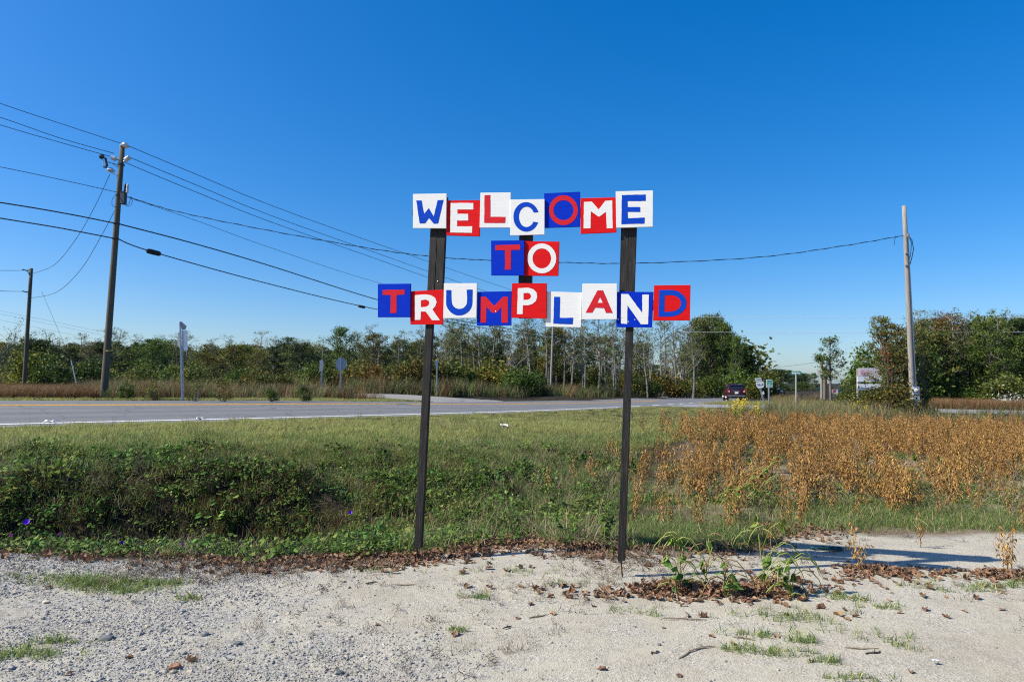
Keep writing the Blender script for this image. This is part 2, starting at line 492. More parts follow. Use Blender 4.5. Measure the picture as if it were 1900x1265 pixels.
def ground_material():
    m, nt, out = new_mat("ground")
    vec = coords(nt, 'Object')
    at = nt.nodes.new("ShaderNodeVertexColor"); at.layer_name = "zone"
    sp = nt.nodes.new("ShaderNodeSeparateColor"); nt.links.new(at.outputs[0], sp.inputs[0])
    n1 = noise_tex(nt, vec, .9, 6, .62); n2 = noise_tex(nt, vec, 14, 5, .65); n3 = noise_tex(nt, vec, 160, 3, .7); n4 = noise_tex(nt, vec, 3.3, 5, .7)
    # sand
    sa = ramp(nt, n1, [(.28, (.32, .285, .205)), (.5, (.425, .385, .285)), (.75, (.475, .44, .335))]).outputs[0]
    sb = ramp(nt, n2, [(.25, (.28, .25, .185)), (.5, (.415, .38, .29)), (.8, (.51, .475, .375))]).outputs[0]
    s = mixc(nt, .5, sa, sb)
    # fine grit in the sand
    vo = nd(nt, "ShaderNodeTexVoronoi", Scale=95.0); nt.links.new(vec, vo.inputs[0])
    gr = ramp(nt, vo.outputs['Color'], [(.1, (.13, .125, .12)), (.45, (.32, .295, .255)), (.9, (.58, .53, .44))]).outputs[0]
    gm = ramp(nt, n4, [(.38, (.14,) * 3), (.62, (.65,) * 3)]).outputs[0]
    s = mixc(nt, gm, s, gr)
    # gravel base
    vg = nd(nt, "ShaderNodeTexVoronoi", Scale=70.0); nt.links.new(vec, vg.inputs[0])
    g = ramp(nt, vg.outputs['Color'], [(.1, (.07, .072, .075)), (.4, (.21, .208, .20)), (.7, (.33, .32, .295)), (.95, (.50, .46, .39))]).outputs[0]
    g = mixc(nt, ramp(nt, n4, [(.35, (.15,) * 3), (.65, (.85,) * 3)]).outputs[0], sb, g)
    sg = mixc(nt, sp.outputs[1], s, g)
    # greenish algae stain on the sand
    gn = ramp(nt, noise_tex(nt, vec, 1.7, 5, .7), [(.56, (0, 0, 0)), (.72, (.38,) * 3)]).outputs[0]
    sg = mixc(nt, gn, sg, (.30, .32, .17))
    dm = ramp(nt, noise_tex(nt, vec, 1.15, 7, .72), [(.46, (0, 0, 0)), (.70, (.62,) * 3)]).outputs[0]
    sg = mixc(nt, dm, sg, mixc(nt, n2, (.20, .165, .115), (.36, .315, .24)))
    sk = nd(nt, "ShaderNodeTexVoronoi", Scale=52.0); nt.links.new(vec, sk.inputs[0])
    sp2 = ramp(nt, sk.outputs['Distance'], [(.10, (.85,) * 3), (.19, (0, 0, 0))]).outputs[0]
    sp3 = mixc(nt, 1.0, sp2, ramp(nt, n4, [(.42, (0, 0, 0)), (.58, (1, 1, 1))]).outputs[0], 'MULTIPLY')
    sg = mixc(nt, sp3, sg, (.13, .125, .115))
    # turf and soil
    tu = ramp(nt, n4, [(.25, (.014, .011, .007)), (.5, (.028, .022, .012)), (.75, (.06, .047, .025))]).outputs[0]
    tu = mixc(nt, .5, tu, ramp(nt, n2, [(.3, (.014, .011, .007)), (.7, (.05, .04, .022))]).outputs[0])
    fs = ramp(nt, n4, [(.25, (.10, .07, .045)), (.5, (.20, .15, .10)), (.75, (.36, .30, .22))]).outputs[0]
    c = mixc(nt, sp.outputs[2], tu, fs)
    c = mixc(nt, sp.outputs[0], c, sg)
    b = nd(nt, "ShaderNodeBsdfPrincipled", Roughness=.95); b.inputs['Specular IOR Level'].default_value = .15
    nt.links.new(c, b.inputs['Base Color'])
    bp = nd(nt, "ShaderNodeBump", Strength=.5, Distance=.007)
    hh = nd(nt, "ShaderNodeMath", operation='ADD'); nt.links.new(noise_tex(nt, vec, 38, 4, .7), hh.inputs[0]); nt.links.new(vo.outputs['Distance'], hh.inputs[1])
    h2 = nd(nt, "ShaderNodeMath", operation='MULTIPLY_ADD'); h2.inputs[1].default_value = .5; nt.links.new(n3, h2.inputs[0]); nt.links.new(hh.outputs[0], h2.inputs[2])
    nt.links.new(h2.outputs[0], bp.inputs['Height']); nt.links.new(bp.outputs[0], b.inputs['Normal'])
    nt.links.new(b.outputs[0], out.inputs[0])
    return m
gme = np_mesh("ground", np.column_stack([GP, GZ]), GF, ground_material(), True)
ca = gme.color_attributes.new("zone", 'FLOAT_COLOR', 'POINT')
ca.data.foreach_set("color", np.column_stack([sand_m, grav_m, field_m, np.ones(len(GP))]).astype(np.float32).ravel())
tag(link("ground", gme), kind='structure')

# ================================================================ ROADS
def strip(name, lines, mat, parent=None, dz=0.0, structure=True):
    n = len(lines[0]); k = len(lines)
    V = np.concatenate([L + np.array([0, 0, dz]) for L in lines])
    F = []
    for j in range(k - 1):
        for i in range(n - 1):
            F.append((j * n + i, j * n + i + 1, (j + 1) * n + i + 1, (j + 1) * n + i))
    o = link(name, np_mesh(name, V, F, mat, True), parent)
    if structure and parent is None: tag(o, kind='structure')
    return o

def asphalt(name, lo, hi, off_attr=None):
    m, nt, out = new_mat(name)
    vec = coords(nt)
    n1 = noise_tex(nt, vec, .35, 5, .6); n2 = noise_tex(nt, vec, 45, 3, .7)
    c = mixc(nt, .55, ramp(nt, n1, [(.3, lo), (.7, hi)]).outputs[0], ramp(nt, n2, [(.25, tuple(q * .6 for q in lo)), (.75, tuple(q * 1.25 for q in hi))]).outputs[0])
    if off_attr:
        at = nt.nodes.new("ShaderNodeVertexColor"); at.layer_name = off_attr
        sp_ = nt.nodes.new("ShaderNodeSeparateColor"); nt.links.new(at.outputs[0], sp_.inputs[0])
        k = lambda o: (o + 1) / 12
        tr_ = ramp(nt, sp_.outputs[0], [(k(-.5), (1.25,) * 3), (k(.2), (1.05,) * 3), (k(1.2), (.86,) * 3), (k(1.9), (1.02,) * 3), (k(2.5), (.80,) * 3), (k(3.2), (1.04,) * 3), (k(3.8), (.86,) * 3), (k(4.7), (1.08,) * 3), (k(5.8), (.86,) * 3), (k(6.8), (1.0,) * 3), (k(8), (.86,) * 3), (k(9.9), (1.2,) * 3)]).outputs[0]
        c = mixc(nt, 1.0, c, tr_, 'MULTIPLY')
        vc = nd(nt, "ShaderNodeTexVoronoi", Scale=.55); vc.feature = 'DISTANCE_TO_EDGE'
        ws = nt.nodes.new("ShaderNodeVectorMath"); ws.operation = 'ADD'; nt.links.new(vec, ws.inputs[0])
        nn = nd(nt, "ShaderNodeTexNoise", Scale=1.2, Detail=5.0); nt.links.new(vec, nn.inputs[0]); nt.links.new(nn.outputs['Color'], ws.inputs[1]); nt.links.new(ws.outputs[0], vc.inputs[0])
        ck = ramp(nt, vc.outputs['Distance'], [(.004, (.55,) * 3), (.02, (0, 0, 0))]).outputs[0]
        c = mixc(nt, ck, c, (.05, .05, .052))
    b = nd(nt, "ShaderNodeBsdfPrincipled", Roughness=.85); b.inputs['Specular IOR Level'].default_value = .3
    nt.links.new(c, b.inputs['Base Color'])
    bp = nd(nt, "ShaderNodeBump", Strength=.4, Distance=.01); nt.links.new(n2, bp.inputs['Height']); nt.links.new(bp.outputs[0], b.inputs['Normal'])
    nt.links.new(b.outputs[0], out.inputs[0])
    return m
M_ROAD = asphalt("asphalt", (.135, .136, .136), (.18, .18, .177), "lateral")
M_SIDE = asphalt("worn_asphalt", (.21, .21, .205), (.27, .268, .26))
M_DRIVE = asphalt("pale_gravel_track", (.20, .19, .17), (.28, .265, .24))
def worn_paint(name, col, under, lo=.46, hi=.62):
    m, nt, out = new_mat(name)
    vec = coords(nt)
    f = ramp(nt, noise_tex(nt, vec, 2.2, 8, .78), [(lo, (1, 1, 1)), (hi, (0, 0, 0))]).outputs[0]
    c = mixc(nt, f, under, col)
    b = nd(nt, "ShaderNodeBsdfPrincipled", Roughness=.7)
    nt.links.new(c, b.inputs['Base Color']); nt.links.new(b.outputs[0], out.inputs[0])
    return m
M_WHITE_LINE = worn_paint("white_road_paint", (.72, .71, .68), (.24, .24, .24), .58, .8)
M_YELLOW_LINE = worn_paint("yellow_road_paint", (.62, .33, .035), (.22, .20, .17), .66, .9)
offs = [-.55, 0, .6, 1.2, 1.85, 2.5, 3.15, 3.8, 4.4, 5, 5.7, 6.4, 7.1, 7.8, 8.5, 9.3, 9.9]
road = strip("highway", [road_pt(o) for o in offs], M_ROAD)
la = road.data.color_attributes.new("lateral", 'FLOAT_COLOR', 'POINT')
la.data.foreach_set("color", np.repeat(np.array([[(o + 1) / 12, 0, 0, 1] for o in offs], dtype=np.float32), len(WLs), 0).ravel())
keep = WLs[:, 1] < 37.5
def line(name, off, w, mat, sel=keep):
    return strip(name, [road_pt(off)[sel], road_pt(off + w)[sel]], mat, road, .008)
line("edge_line", 0, .16, M_WHITE_LINE)
line("centre_line", 4.70, .22, M_YELLOW_LINE, WLs[:, 1] < 60)
line("centre_line", 5.06, .22, M_YELLOW_LINE, WLs[:, 1] < 60)
line("edge_line", 9.25, .13, M_WHITE_LINE, (WLs[:, 1] > 60))
# turning dashes across the mouth of the side road
for y0 in (38.6, 41.4, 44.2, 47.0, 49.8, 53.0):
    q = road_pt(0.0); i0 = int(np.argmin(abs(q[:, 1] - y0)))
    a = q[i0]; t = q[i0 + 1] - a; t = t / np.linalg.norm(t); nrm = np.array([-t[1], t[0], 0])
    e = a + t * 1.5
    mb = MB().add([a + [0, 0, .012], e + [0, 0, .012], e + nrm * .3 + [0, 0, .012], a + nrm * .3 + [0, 0, .012]], [(0, 1, 2, 3)])
    mb.build("dash_line", M_WHITE_LINE, road)
def ground_strip(name, C, hw, mat, dz):
    T = np.gradient(C, axis=0); T /= np.linalg.norm(T, axis=1)[:, None]
    Nn = np.stack([-T[:, 1], T[:, 0]], 1)
    L = []
    for s in np.linspace(-1, 1, 9):
        xy = C + Nn * (hw * s)[:, None]
        z = base_z(xy)
        z = np.where(road_d(xy) < .0, z - .06, z) + dz
        L.append(np.column_stack([xy, z]))
    return strip(name, L, mat)
ground_strip("side_road", SIDE, SIDE_HW, M_SIDE, .035)
ground_strip("gravel_track", DRIVE, DRIVE_HW, M_DRIVE, .03)

# ================================================================ WELCOME SIGN
def wood_mat(name, a, b, c, scale=6, stretch=(14, 14, 1)):
    return rough_mat(name, [(.25, a), (.5, b), (.8, c)], scale, .7, .5, 30, stretch, dist=.004)
M_STAKE = wood_mat("dark_stained_wood", (.005, .0045, .004), (.013, .011, .010), (.055, .046, .039))
M_REBAR = rough_mat("rusty_rebar", [(.3, (.03, .022, .018)), (.7, (.08, .05, .035))], 40, .8, .4, 200)
def board_paint(name, col, worn):
    m, nt, out = new_mat(name)
    vec = coords(nt)
    mp = nd(nt, "ShaderNodeMapping"); mp.inputs['Scale'].default_value = (1, 1, 9); mp.inputs['Rotation'].default_value = (0, .2, 0)
    nt.links.new(vec, mp.inputs[0])
    br = noise_tex(nt, mp.outputs[0], 9, 6, .7)
    c = mixc(nt, ramp(nt, br, [(.35, (0, 0, 0)), (.75, (.75,) * 3)]).outputs[0], col, worn)
    fl = ramp(nt, noise_tex(nt, vec, 42, 3, .5), [(.745, (0, 0, 0)), (.765, (1, 1, 1))]).outputs[0]
    c = mixc(nt, fl, c, tuple(q * .5 + .18 for q in col))
    b = nd(nt, "ShaderNodeBsdfPrincipled", Roughness=.65); b.inputs['Specular IOR Level'].default_value = .04
    nt.links.new(c, b.inputs['Base Color'])
    bp = nd(nt, "ShaderNodeBump", Strength=.35, Distance=.003); nt.links.new(br, bp.inputs['Height']); nt.links.new(bp.outputs[0], b.inputs['Normal'])
    nt.links.new(b.outputs[0], out.inputs[0]); return m
PAINT = {'w': board_paint("white_sign_paint", (.70, .69, .66), (.64, .63, .60)),
         'r': board_paint("red_sign_paint", (.64, .012, .014), (.42, .006, .008)),
         'b': board_paint("blue_sign_paint", (.002, .030, .45), (.002, .018, .29)),
         'R': board_paint("thin_red_sign_paint", (.60, .022, .028), (.36, .014, .03)),
         'B': board_paint("mid_blue_sign_paint", (.005, .055, .45), (.004, .035, .30))}
SL = Vector((W(773, 1032, 5.86).x, 5.86, 0)); SR = Vector((W(1155, 1066, 5.37).x, 5.37, 0))
SU = (SR - SL).normalized(); SN = Vector((SU.y, -SU.x, 0))
if SN.y > 0: SN = -SN                       # towards the viewer's side
def on_sign(px, py, off=0.0):
    """point where a photo pixel's sight line meets the sign plane, moved 'off' along its normal"""
    d = ray(px, py); o = Vector((0, 0, CAM_Z)); P0 = SL + SN * off
    t = (P0 - o).dot(SN) / d.dot(SN)
    return o + d * t
def zp(q): return (680 + q[0] / 3.0645, 330 + q[1] / 3.0645)
sign_base = (SL + SR) / 2
sign = empty("welcome_sign", sign_base, 0, "hand-painted sign of red, white and blue letter boards on two dark wooden stakes", "sign")
def local(v): return v - sign_base
def prism(mb, front, back, mi=0):
    n = len(front)
    mb.add(list(front) + list(back), [tuple(range(n)), tuple(range(2 * n - 1, n - 1, -1))] + [(i, i + n, (i + 1) % n + n, (i + 1) % n) for i in range(n)], mi)
def fix_normals(me):
    bm = bmesh.new(); bm.from_mesh(me); bmesh.ops.recalc_face_normals(bm, faces=bm.faces); bm.to_mesh(me); bm.free(); return me

def arc(cx, cy, rx, ry, a0, a1, n):
    return [(cx + rx * math.cos(math.radians(a0 + (a1 - a0) * i / n)), cy - ry * math.sin(math.radians(a0 + (a1 - a0) * i / n))) for i in range(n + 1)]
ring = lambda cx, cy, rx, ry, ix, iy: [arc(cx, cy, rx, ry, 0, 345, 23), arc(cx, cy, ix, iy, 0, 345, 23)]
# board corners (tl, tr, br, bl), board paint, layer in front, letter paint, letter outlines, description
BOARDS = [
 ([(264, 92), (455, 89), (452, 287), (264, 286)], 'w', 1, 'B', [[(283, 129), (313, 129), (327, 205), (354, 172), (382, 220), (404, 127), (438, 125), (407, 259), (382, 261), (354, 228), (333, 259), (302, 259)]], "white board with a blue W"),
 ([(452, 129), (646, 127), (643, 332), (455, 327)], 'r', 0, 'w', [[(478, 143), (607, 143), (607, 180), (517, 180), (517, 205), (578, 205), (578, 243), (515, 243), (515, 276), (601, 276), (600, 313), (476, 311)]], "red board with a white E"),
 ([(648, 85), (820, 83), (818, 283), (643, 283)], 'w', .5, 'R', [[(671, 99), (704, 98), (704, 222), (790, 222), (788, 257), (669, 256)]], "white board with a red L"),
 ([(818, 124), (1012, 121), (1012, 322), (817, 328)], 'w', 1, 'B', [arc(908, 222, 73, 84, 18, 338, 26) + arc(910, 222, 44, 58, 332, 25, 24)], "white board with a blue C"),
 ([(1010, 88), (1214, 79), (1214, 277), (1010, 284)], 'b', 0, 'R', ring(1120, 184, 82, 85, 57, 57), "blue board with a red O"),
 ([(1217, 116), (1416, 111), (1421, 310), (1217, 318)], 'r', .5, 'w', [[(1237, 137), (1281, 135), (1320, 180), (1358, 131), (1397, 128), (1400, 287), (1366, 288), (1362, 194), (1322, 222), (1276, 190), (1273, 287), (1234, 287)]], "red board with a white M"),
 ([(1417, 77), (1629, 72), (1628, 278), (1420, 284)], 'w', 1, 'B', [[(1452, 98), (1587, 95), (1587, 131), (1485, 133), (1485, 166), (1556, 166), (1556, 194), (1484, 194), (1487, 231), (1582, 226), (1580, 260), (1449, 264)]], "white board with a blue E"),
 ([(708, 357), (897, 355), (895, 555), (709, 554)], 'b', 1, 'R', [[(732, 383), (873, 379), (873, 409), (822, 410), (820, 522), (787, 522), (788, 411), (732, 411)]], "blue board with a red T, in the middle row"),
 ([(892, 360), (1096, 362), (1090, 557), (892, 556)], 'r', 0, 'w', ring(997, 458, 82, 85, 53, 57), "red board with a white O"),
 ([(64, 603), (251, 601), (247, 792), (64, 792)], 'b', 1, 'R', [[(92, 637), (216, 635), (216, 664), (172, 665), (169, 768), (136, 769), (138, 666), (92, 666)]], "blue board with a red T, at the end of the bottom row"),
 ([(245, 645), (436, 635), (434, 833), (249, 833)], 'r', 0, 'w', [[(275, 667), (338, 662), (370, 668), (390, 682), (399, 705), (392, 728), (375, 748), (417, 809), (373, 809), (336, 760), (309, 760), (307, 807), (275, 807)], [(310, 695), (338, 692), (354, 700), (358, 712), (352, 725), (338, 733), (310, 735)]], "red board with a white R"),
 ([(440, 599), (628, 599), (625, 796), (436, 798)], 'w', 1, 'B', [[(453, 638), (482, 638), (484, 700)] + arc(528, 702, 44, 43, 180, 360, 12)[1:-1] + [(572, 700), (570, 636), (603, 635), (602, 706)] + arc(527, 706, 75, 76, 0, -180, 14)[1:-1] + [(453, 710)]], "white board with a blue U"),
 ([(625, 648), (824, 644), (822, 838), (627, 840)], 'b', 0, 'R', [[(649, 676), (678, 675), (724, 724), (730, 724), (775, 676), (804, 676), (803, 823), (768, 823), (768, 733), (738, 767), (712, 766), (682, 731), (680, 822), (648, 823)]], "blue board with a red M"),
 ([(827, 599), (1024, 599), (1022, 799), (823, 795)], 'r', 1, 'w', [[(861, 627), (920, 624), (950, 633), (967, 652), (971, 676), (963, 700), (942, 718), (918, 724), (890, 724), (888, 774), (856, 774)], [(893, 655), (918, 654), (932, 661), (937, 674), (931, 686), (918, 693), (893, 694)]], "red board with a white P"),
 ([(1020, 646), (1226, 652), (1219, 850), (1018, 845)], 'w', 0, 'B', [[(1067, 676), (1101, 676), (1098, 795), (1175, 795), (1172, 832), (1062, 828)]], "white board with a blue L"),
 ([(1228, 601), (1424, 601), (1423, 804), (1223, 804)], 'w', 1, 'R', [[(1313, 640), (1345, 639), (1400, 768), (1362, 768), (1350, 740), (1300, 738), (1284, 766), (1246, 766)], [(1327, 678), (1343, 710), (1313, 710)]], "white board with a red A"),
 ([(1420, 648), (1632, 648), (1624, 850), (1420, 848)], 'b', 0, 'w', [[(1448, 660), (1488, 660), (1568, 768), (1568, 664), (1606, 664), (1601, 832), (1560, 832), (1484, 724), (1482, 830), (1446, 828)]], "blue board with a white N"),
 ([(1635, 611), (1843, 609), (1839, 810), (1629, 811)], 'r', 1, 'B', [[(1665, 637), (1730, 637)] + arc(1730, 712, 90, 75, 90, -90, 14)[1:-1] + [(1735, 788), (1660, 790)], [(1697, 667), (1726, 667)] + arc(1730, 713, 58, 47, 80, -80, 10) + [(1693, 762)]], "red board with a blue D"),
]
TH = .017
wob = random.Random(3)
for corners, bp, lay, lp, polys, desc in BOARDS:
    of = .004 + lay * .020
    c = [local(on_sign(*zp(q), of + TH)) for q in corners]
    mb = MB(); prism(mb, c, [p - SN * TH for p in c])
    me = fix_normals(mb.mesh("letter_board", PAINT[bp]))
    bm = bmesh.new(); bm.from_mesh(me); bmesh.ops.bevel(bm, geom=bm.edges[:], offset=.0015, segments=1, affect='EDGES'); bm.to_mesh(me); bm.free()
    brd = link("letter_board", me, sign); brd["label"] = desc
    # painted letter: wobbly hand-cut outline, a coat of paint 1.5 mm proud
    loops = []
    for L in polys:
        out = []
        for i in range(len(L)):
            a, b = L[i], L[(i + 1) % len(L)]
            n = max(1, int(math.hypot(b[0] - a[0], b[1] - a[1]) / 16))
            for k in range(n):
                t = k / n; j = 0.8 if k else .4
                out.append((a[0] + (b[0] - a[0]) * t + wob.uniform(-j, j), a[1] + (b[1] - a[1]) * t + wob.uniform(-j, j)))
        loops.append([local(on_sign(*zp(q), of + TH + .0016)) for q in out])
    flat = [p for L in loops for p in L]
    tris = geometry.tessellate_polygon(loops)
    mb = MB(); mb.add(flat, [tuple(t) for t in tris])
    base = 0
    for L in loops:
        n = len(L); lo = [p - SN * .0014 for p in L]
        mb.add(list(L) + lo, [(i, (i + 1) % n, (i + 1) % n + n, i + n) for i in range(n)])
    link("letter", fix_normals(mb.mesh("letter", PAINT[lp])), brd)
    # nail heads
for px, py in ((812, 522), (920, 578), (1153, 589), (1166, 597), (1147, 592), (1178, 593)):
    of = .004 + TH + .0005
    p = local(on_sign(px, py, of if py > 540 else .0)); mb = MB()
    R3 = SN.to_track_quat('Z', 'Y').to_matrix().to_4x4(); R3.translation = p
    mb.lathe([(.0055, 0), (.0055, .0015), (.003, .0025)], R3, 8); mb.build("nail_head", flat_mat("nail_zinc%d" % px, (.6, .6, .62), .3, .8), sign)

def stake(a0, a1, b0, b1, name, front=0.0, depth=.042, pointed=False, z_end=None):
    """lath between photo x-range a0..a1 at top row and b0..b1 at bottom row (pixel pairs)"""
    (ax0, ay), (ax1, _) = a0, a1; (bx0, by), (bx1, _) = b0, b1
    c = [local(on_sign(ax0, ay, front)), local(on_sign(ax1, ay, front)), local(on_sign(bx1, by, front)), local(on_sign(bx0, by, front))]
    mb = MB(); prism(mb, c, [p - SN * depth for p in c])
    me = fix_normals(mb.mesh(name, M_STAKE))
    bm = bmesh.new(); bm.from_mesh(me); bmesh.ops.bevel(bm, geom=bm.edges[:], offset=.002, segments=1, affect='EDGES'); bm.to_mesh(me); bm.free()
    return link(name, me, sign)
# long stakes that carry the sign, and the doubling laths beside them in the upper part
stake((801.5, 365), (814.5, 365), (768, 1017), (781.5, 1017), "stake")
stake((1169.5, 360), (1183.5, 360), (1145.8, 1040), (1159.4, 1040), "stake")
stake((814.7, 365), (829, 365), (804, 600), (818, 600), "lath", -.003)
stake((1154, 360), (1169.3, 360), (1147, 606), (1160.7, 606), "lath", -.003)
stake((964, 380), (988, 380), (961, 590), (985, 590), "lath", -.002)
def rail(px0, py0, px1, py1, w):
    a, b = on_sign(px0, py0, -.046), on_sign(px1, py1, -.046)
    up = Vector((0, 0, w / 2)); c = [local(a + up), local(b + up), local(b - up), local(a - up)]
    mb = MB(); prism(mb, c, [p - SN * .035 for p in c])
    link("rail", fix_normals(mb.mesh("rail", M_STAKE)), sign)
rail(772, 397, 1206, 392, .09); rail(706, 566, 1276, 566, .085)
# bridging blocks so that boards hanging clear of the stakes meet the rails
for px, py in ((770, 394), (858, 400), (918, 395), (1044, 392), (1110, 398), (730, 560), (852, 565), (916, 570), (1045, 568), (1112, 566), (1245, 562)):
    a = local(on_sign(px, py, .0)); p = a - SN * .022
    Mx = Matrix((SU, SN, Vector((0, 0, 1)))).transposed()
    MB().box(p, (.05, .047, .06), Mx).build("block", M_STAKE, sign)
for (px, py), (qx, qy) in (((775, 1008), (773.5, 1033)), ((1151.5, 1030), (1154.5, 1067))):
    a = on_sign(px, py, -.02); b = on_sign(qx, qy, -.02); d = (b - a).normalized()
    top = a - d * .02; pts = [top + d * t for t in np.linspace(0, (b - a).length + .18, 26)]
    mb = MB(); mb.tube([local(p) for p in pts], [.0072 if i % 2 else .0060 for i in range(26)], 8)
    mb.build("rebar_stake", M_REBAR, sign)

# ================================================================ UTILITY POLES
M_POLE_GREY = rough_mat("weathered_pole_wood", [(.25, (.055, .047, .032)), (.5, (.10, .088, .062)), (.8, (.17, .15, .11))], 5, .9, .5, 30, (10, 10, .6))
M_POLE_PALE = rough_mat("pale_pole_wood", [(.25, (.15, .135, .115)), (.5, (.25, .235, .21)), (.8, (.36, .34, .305))], 5, .9, .5, 30, (10, 10, .6))
M_POLE_DARK = rough_mat("brown_pole_wood", [(.25, (.09, .08, .06)), (.5, (.15, .135, .11)), (.8, (.21, .19, .16))], 5, .9, .5, 30, (10, 10, .6))
M_STEEL = flat_mat("galvanised_steel", (.42, .43, .45), .45, .6)
M_SIGNBACK = flat_mat("aluminium_sign_back", (.36, .38, .42), .5, .3)
M_PORC = flat_mat("grey_porcelain", (.55, .56, .56), .25)
M_BLACK = flat_mat("black_rubber", (.012, .012, .013), .5)
M_DKSTEEL = flat_mat("dark_steel", (.05, .055, .06), .5, .3)
M_WIRE = flat_mat("dark_wire", (.012, .014, .018), .55)
M_BARK_STRIP = flat_mat("creosote_brown", (.07, .05, .04), .9)

def pole(name, pb, pt, D, r0, r1, mat, label, cat="utility pole", group=None, zb=None, base=None):
    b = base if base is not None else ground(pb[0], D)
    t = W(pt[0], pt[1], D)
    b = Vector((b.x, b.y, b.z))
    e = empty(name, b, 0, label, cat, group)
    ln = [Vector((0, 0, -.4))] + [(t - b) * k for k in (.0, .15, .3, .5, .7, .85, 1.0)]
    rr = [r0 * 1.02] + [r0 + (r1 - r0) * k for k in (0, .15, .3, .5, .7, .85, 1.0)]
    mb = MB(); mb.tube(ln, rr, 14); mb.build("shaft", mat, e, True)
    return e, b, t
DA = 27.0
pA, pAb, pAt = pole("utility_pole", (194, 728), (227, 273), DA, .142, .097, M_POLE_GREY, "tall grey wooden utility pole with insulators and equipment box across the highway")
def LA(px, py, dd=0.0): return W(px, py, DA + dd) - pAb
def ins(parent, p, s=1.0, M=None):
    R3 = Matrix.Translation(p) @ (M.to_4x4() if M else Matrix.Identity(4))
    mb = MB(); mb.lathe([(.05 * s, -.10 * s), (.11 * s, -.06 * s), (.20 * s, -.03 * s), (.17 * s, .02 * s), (.09 * s, .06 * s), (.10 * s, .10 * s), (.05 * s, .13 * s)], R3, 12)
    return mb.build("insulator", M_PORC, parent, True)
ins(pA, LA(231.5, 270.5)); MB().tube([LA(230.5, 285), LA(231.5, 272)], .022, 6).build("insulator_pin", M_STEEL, pA)
for a, b, r, m, nm in (((207, 292), (215, 296), .10, M_PORC, "line_insulator"), ((232, 298), (241, 291), .11, M_PORC, "line_insulator"), ((187, 290), (191, 292), .11, M_DKSTEEL, "surge_arrester"),
                       ((195.5, 293), (198.5, 309), .055, M_DKSTEEL, "fuse_cutout"), ((190.5, 294), (192.5, 309), .022, M_PORC, "fuse_link"), ((192, 309), (198, 311), .05, M_DKSTEEL, "fuse_bracket"),
                       ((205, 320), (218, 325), .028, M_PORC, "standoff_arm"), ((200, 301), (221, 306), .02, M_DKSTEEL, "bracket_arm"), ((208, 303), (220, 311), .016, M_DKSTEEL, "bracket_arm"),
                       ((211, 297), (221, 296), .03, M_STEEL, "bracket_arm"), ((229, 301), (233, 297), .04, M_STEEL, "bracket_arm"),
                       ((237, 342), (236, 359), .055, M_PORC, "surge_arrester"), ((233, 341), (231, 356), .05, M_BLACK, "surge_arrester")):
    A, B = LA(*a, -.08), LA(*b, -.08); v = B - A
    mb = MB(); mb.tube([A, A + v * .12, A + v * .3, A + v * .5, A + v * .7, A + v * .88, B], [r * .6, r, r * .75, r, r * .75, r, r * .6], 9); mb.build(nm, m, pA, True)
ins(pA, LA(205.5, 316), .85)
bx = LA(229, 368, -.06); mb = MB(); mb.box(bx, (.17, .22, .50)); mb.box(bx + Vector((0, 0, .26)), (.19, .24, .03)); mb.build("equipment_box", M_DKSTEEL, pA)
MB().tube([LA(226, 356), LA(229, 358)], .03, 6).build("bracket_arm", M_STEEL, pA)
for c0, pts in ((1, [(214, 362), (208, 370), (207.5, 379), (211, 384), (214.5, 383)]), (2, [(234, 364), (243, 366), (246, 374), (243, 381), (237, 383), (231, 380)]), (3, [(243, 366), (240, 377), (234, 382)])):
    MB().tube([LA(*q, -.1) for q in pts], .010, 5).build("cable_loop", M_WIRE, pA)
for f in ((185, 412), (184, 413)): pass
for py in (415, 443, 306, 362):
    p = LA(227 - (py - 273) * 33 / 455, py); MB().lathe([(.115, -.04), (.135, -.03), (.135, .03), (.115, .04)], Matrix.Translation(p), 12).build("pole_band", M_DKSTEEL, pA)
p = W(202, 651, DA) - pAb
MB().lathe([(.13, -.02), (.139, -.015), (.139, .015), (.13, .02)], Matrix.Translation(p), 14).build("yellow_tape", flat_mat("yellow_tape", (.55, .42, .06)), pA)

DR = 27.5
pR, pRb, pRt = pole("utility_pole", (1693, 773), (1677.5, 382), DR, .115, .086, M_POLE_PALE, "bleached pale wooden utility pole standing in vines at the field edge")
def LR(px, py, dd=0.0): return W(px, py, DR + dd) - pRb
MB().tube([LR(1684 + (k * 17.5), 440 + k * 325, -.02) for k in np.linspace(0, 1, 8)], .035, 7).build("conduit", M_STEEL, pR)
MB().tube([LR(1684, 437), LR(1692, 445), LR(1695, 462), LR(1692, 478), LR(1688, 492)], .016, 6).build("cable_loop", M_WIRE, pR)
MB().tube([LR(1686, 436), LR(1691, 450), LR(1690, 470), LR(1687, 484)], .014, 6).build("cable_loop", M_WIRE, pR)
MB().box(LR(1684, 437, -.05), (.12, .16, .16)).build("weather_head", M_STEEL, pR)
MB().box(LR(1699, 731, -.12), (.24, .16, .62)).build("meter_box", flat_mat("meter_box_grey", (.42, .47, .55), .4, .3), pR)
mm = Matrix.Translation(LR(1700, 724, -.22)) @ Matrix.Rotation(math.pi / 2, 4, 'X')
MB().lathe([(.09, 0), (.09, .05), (.06, .10)], mm, 12).build("meter_dome", M_PORC, pR, True)
for py in (470, 492): MB().box(LR(1682, py, -.12), (.10, .10, .05)).build("cable_clamp", M_STEEL, pR)

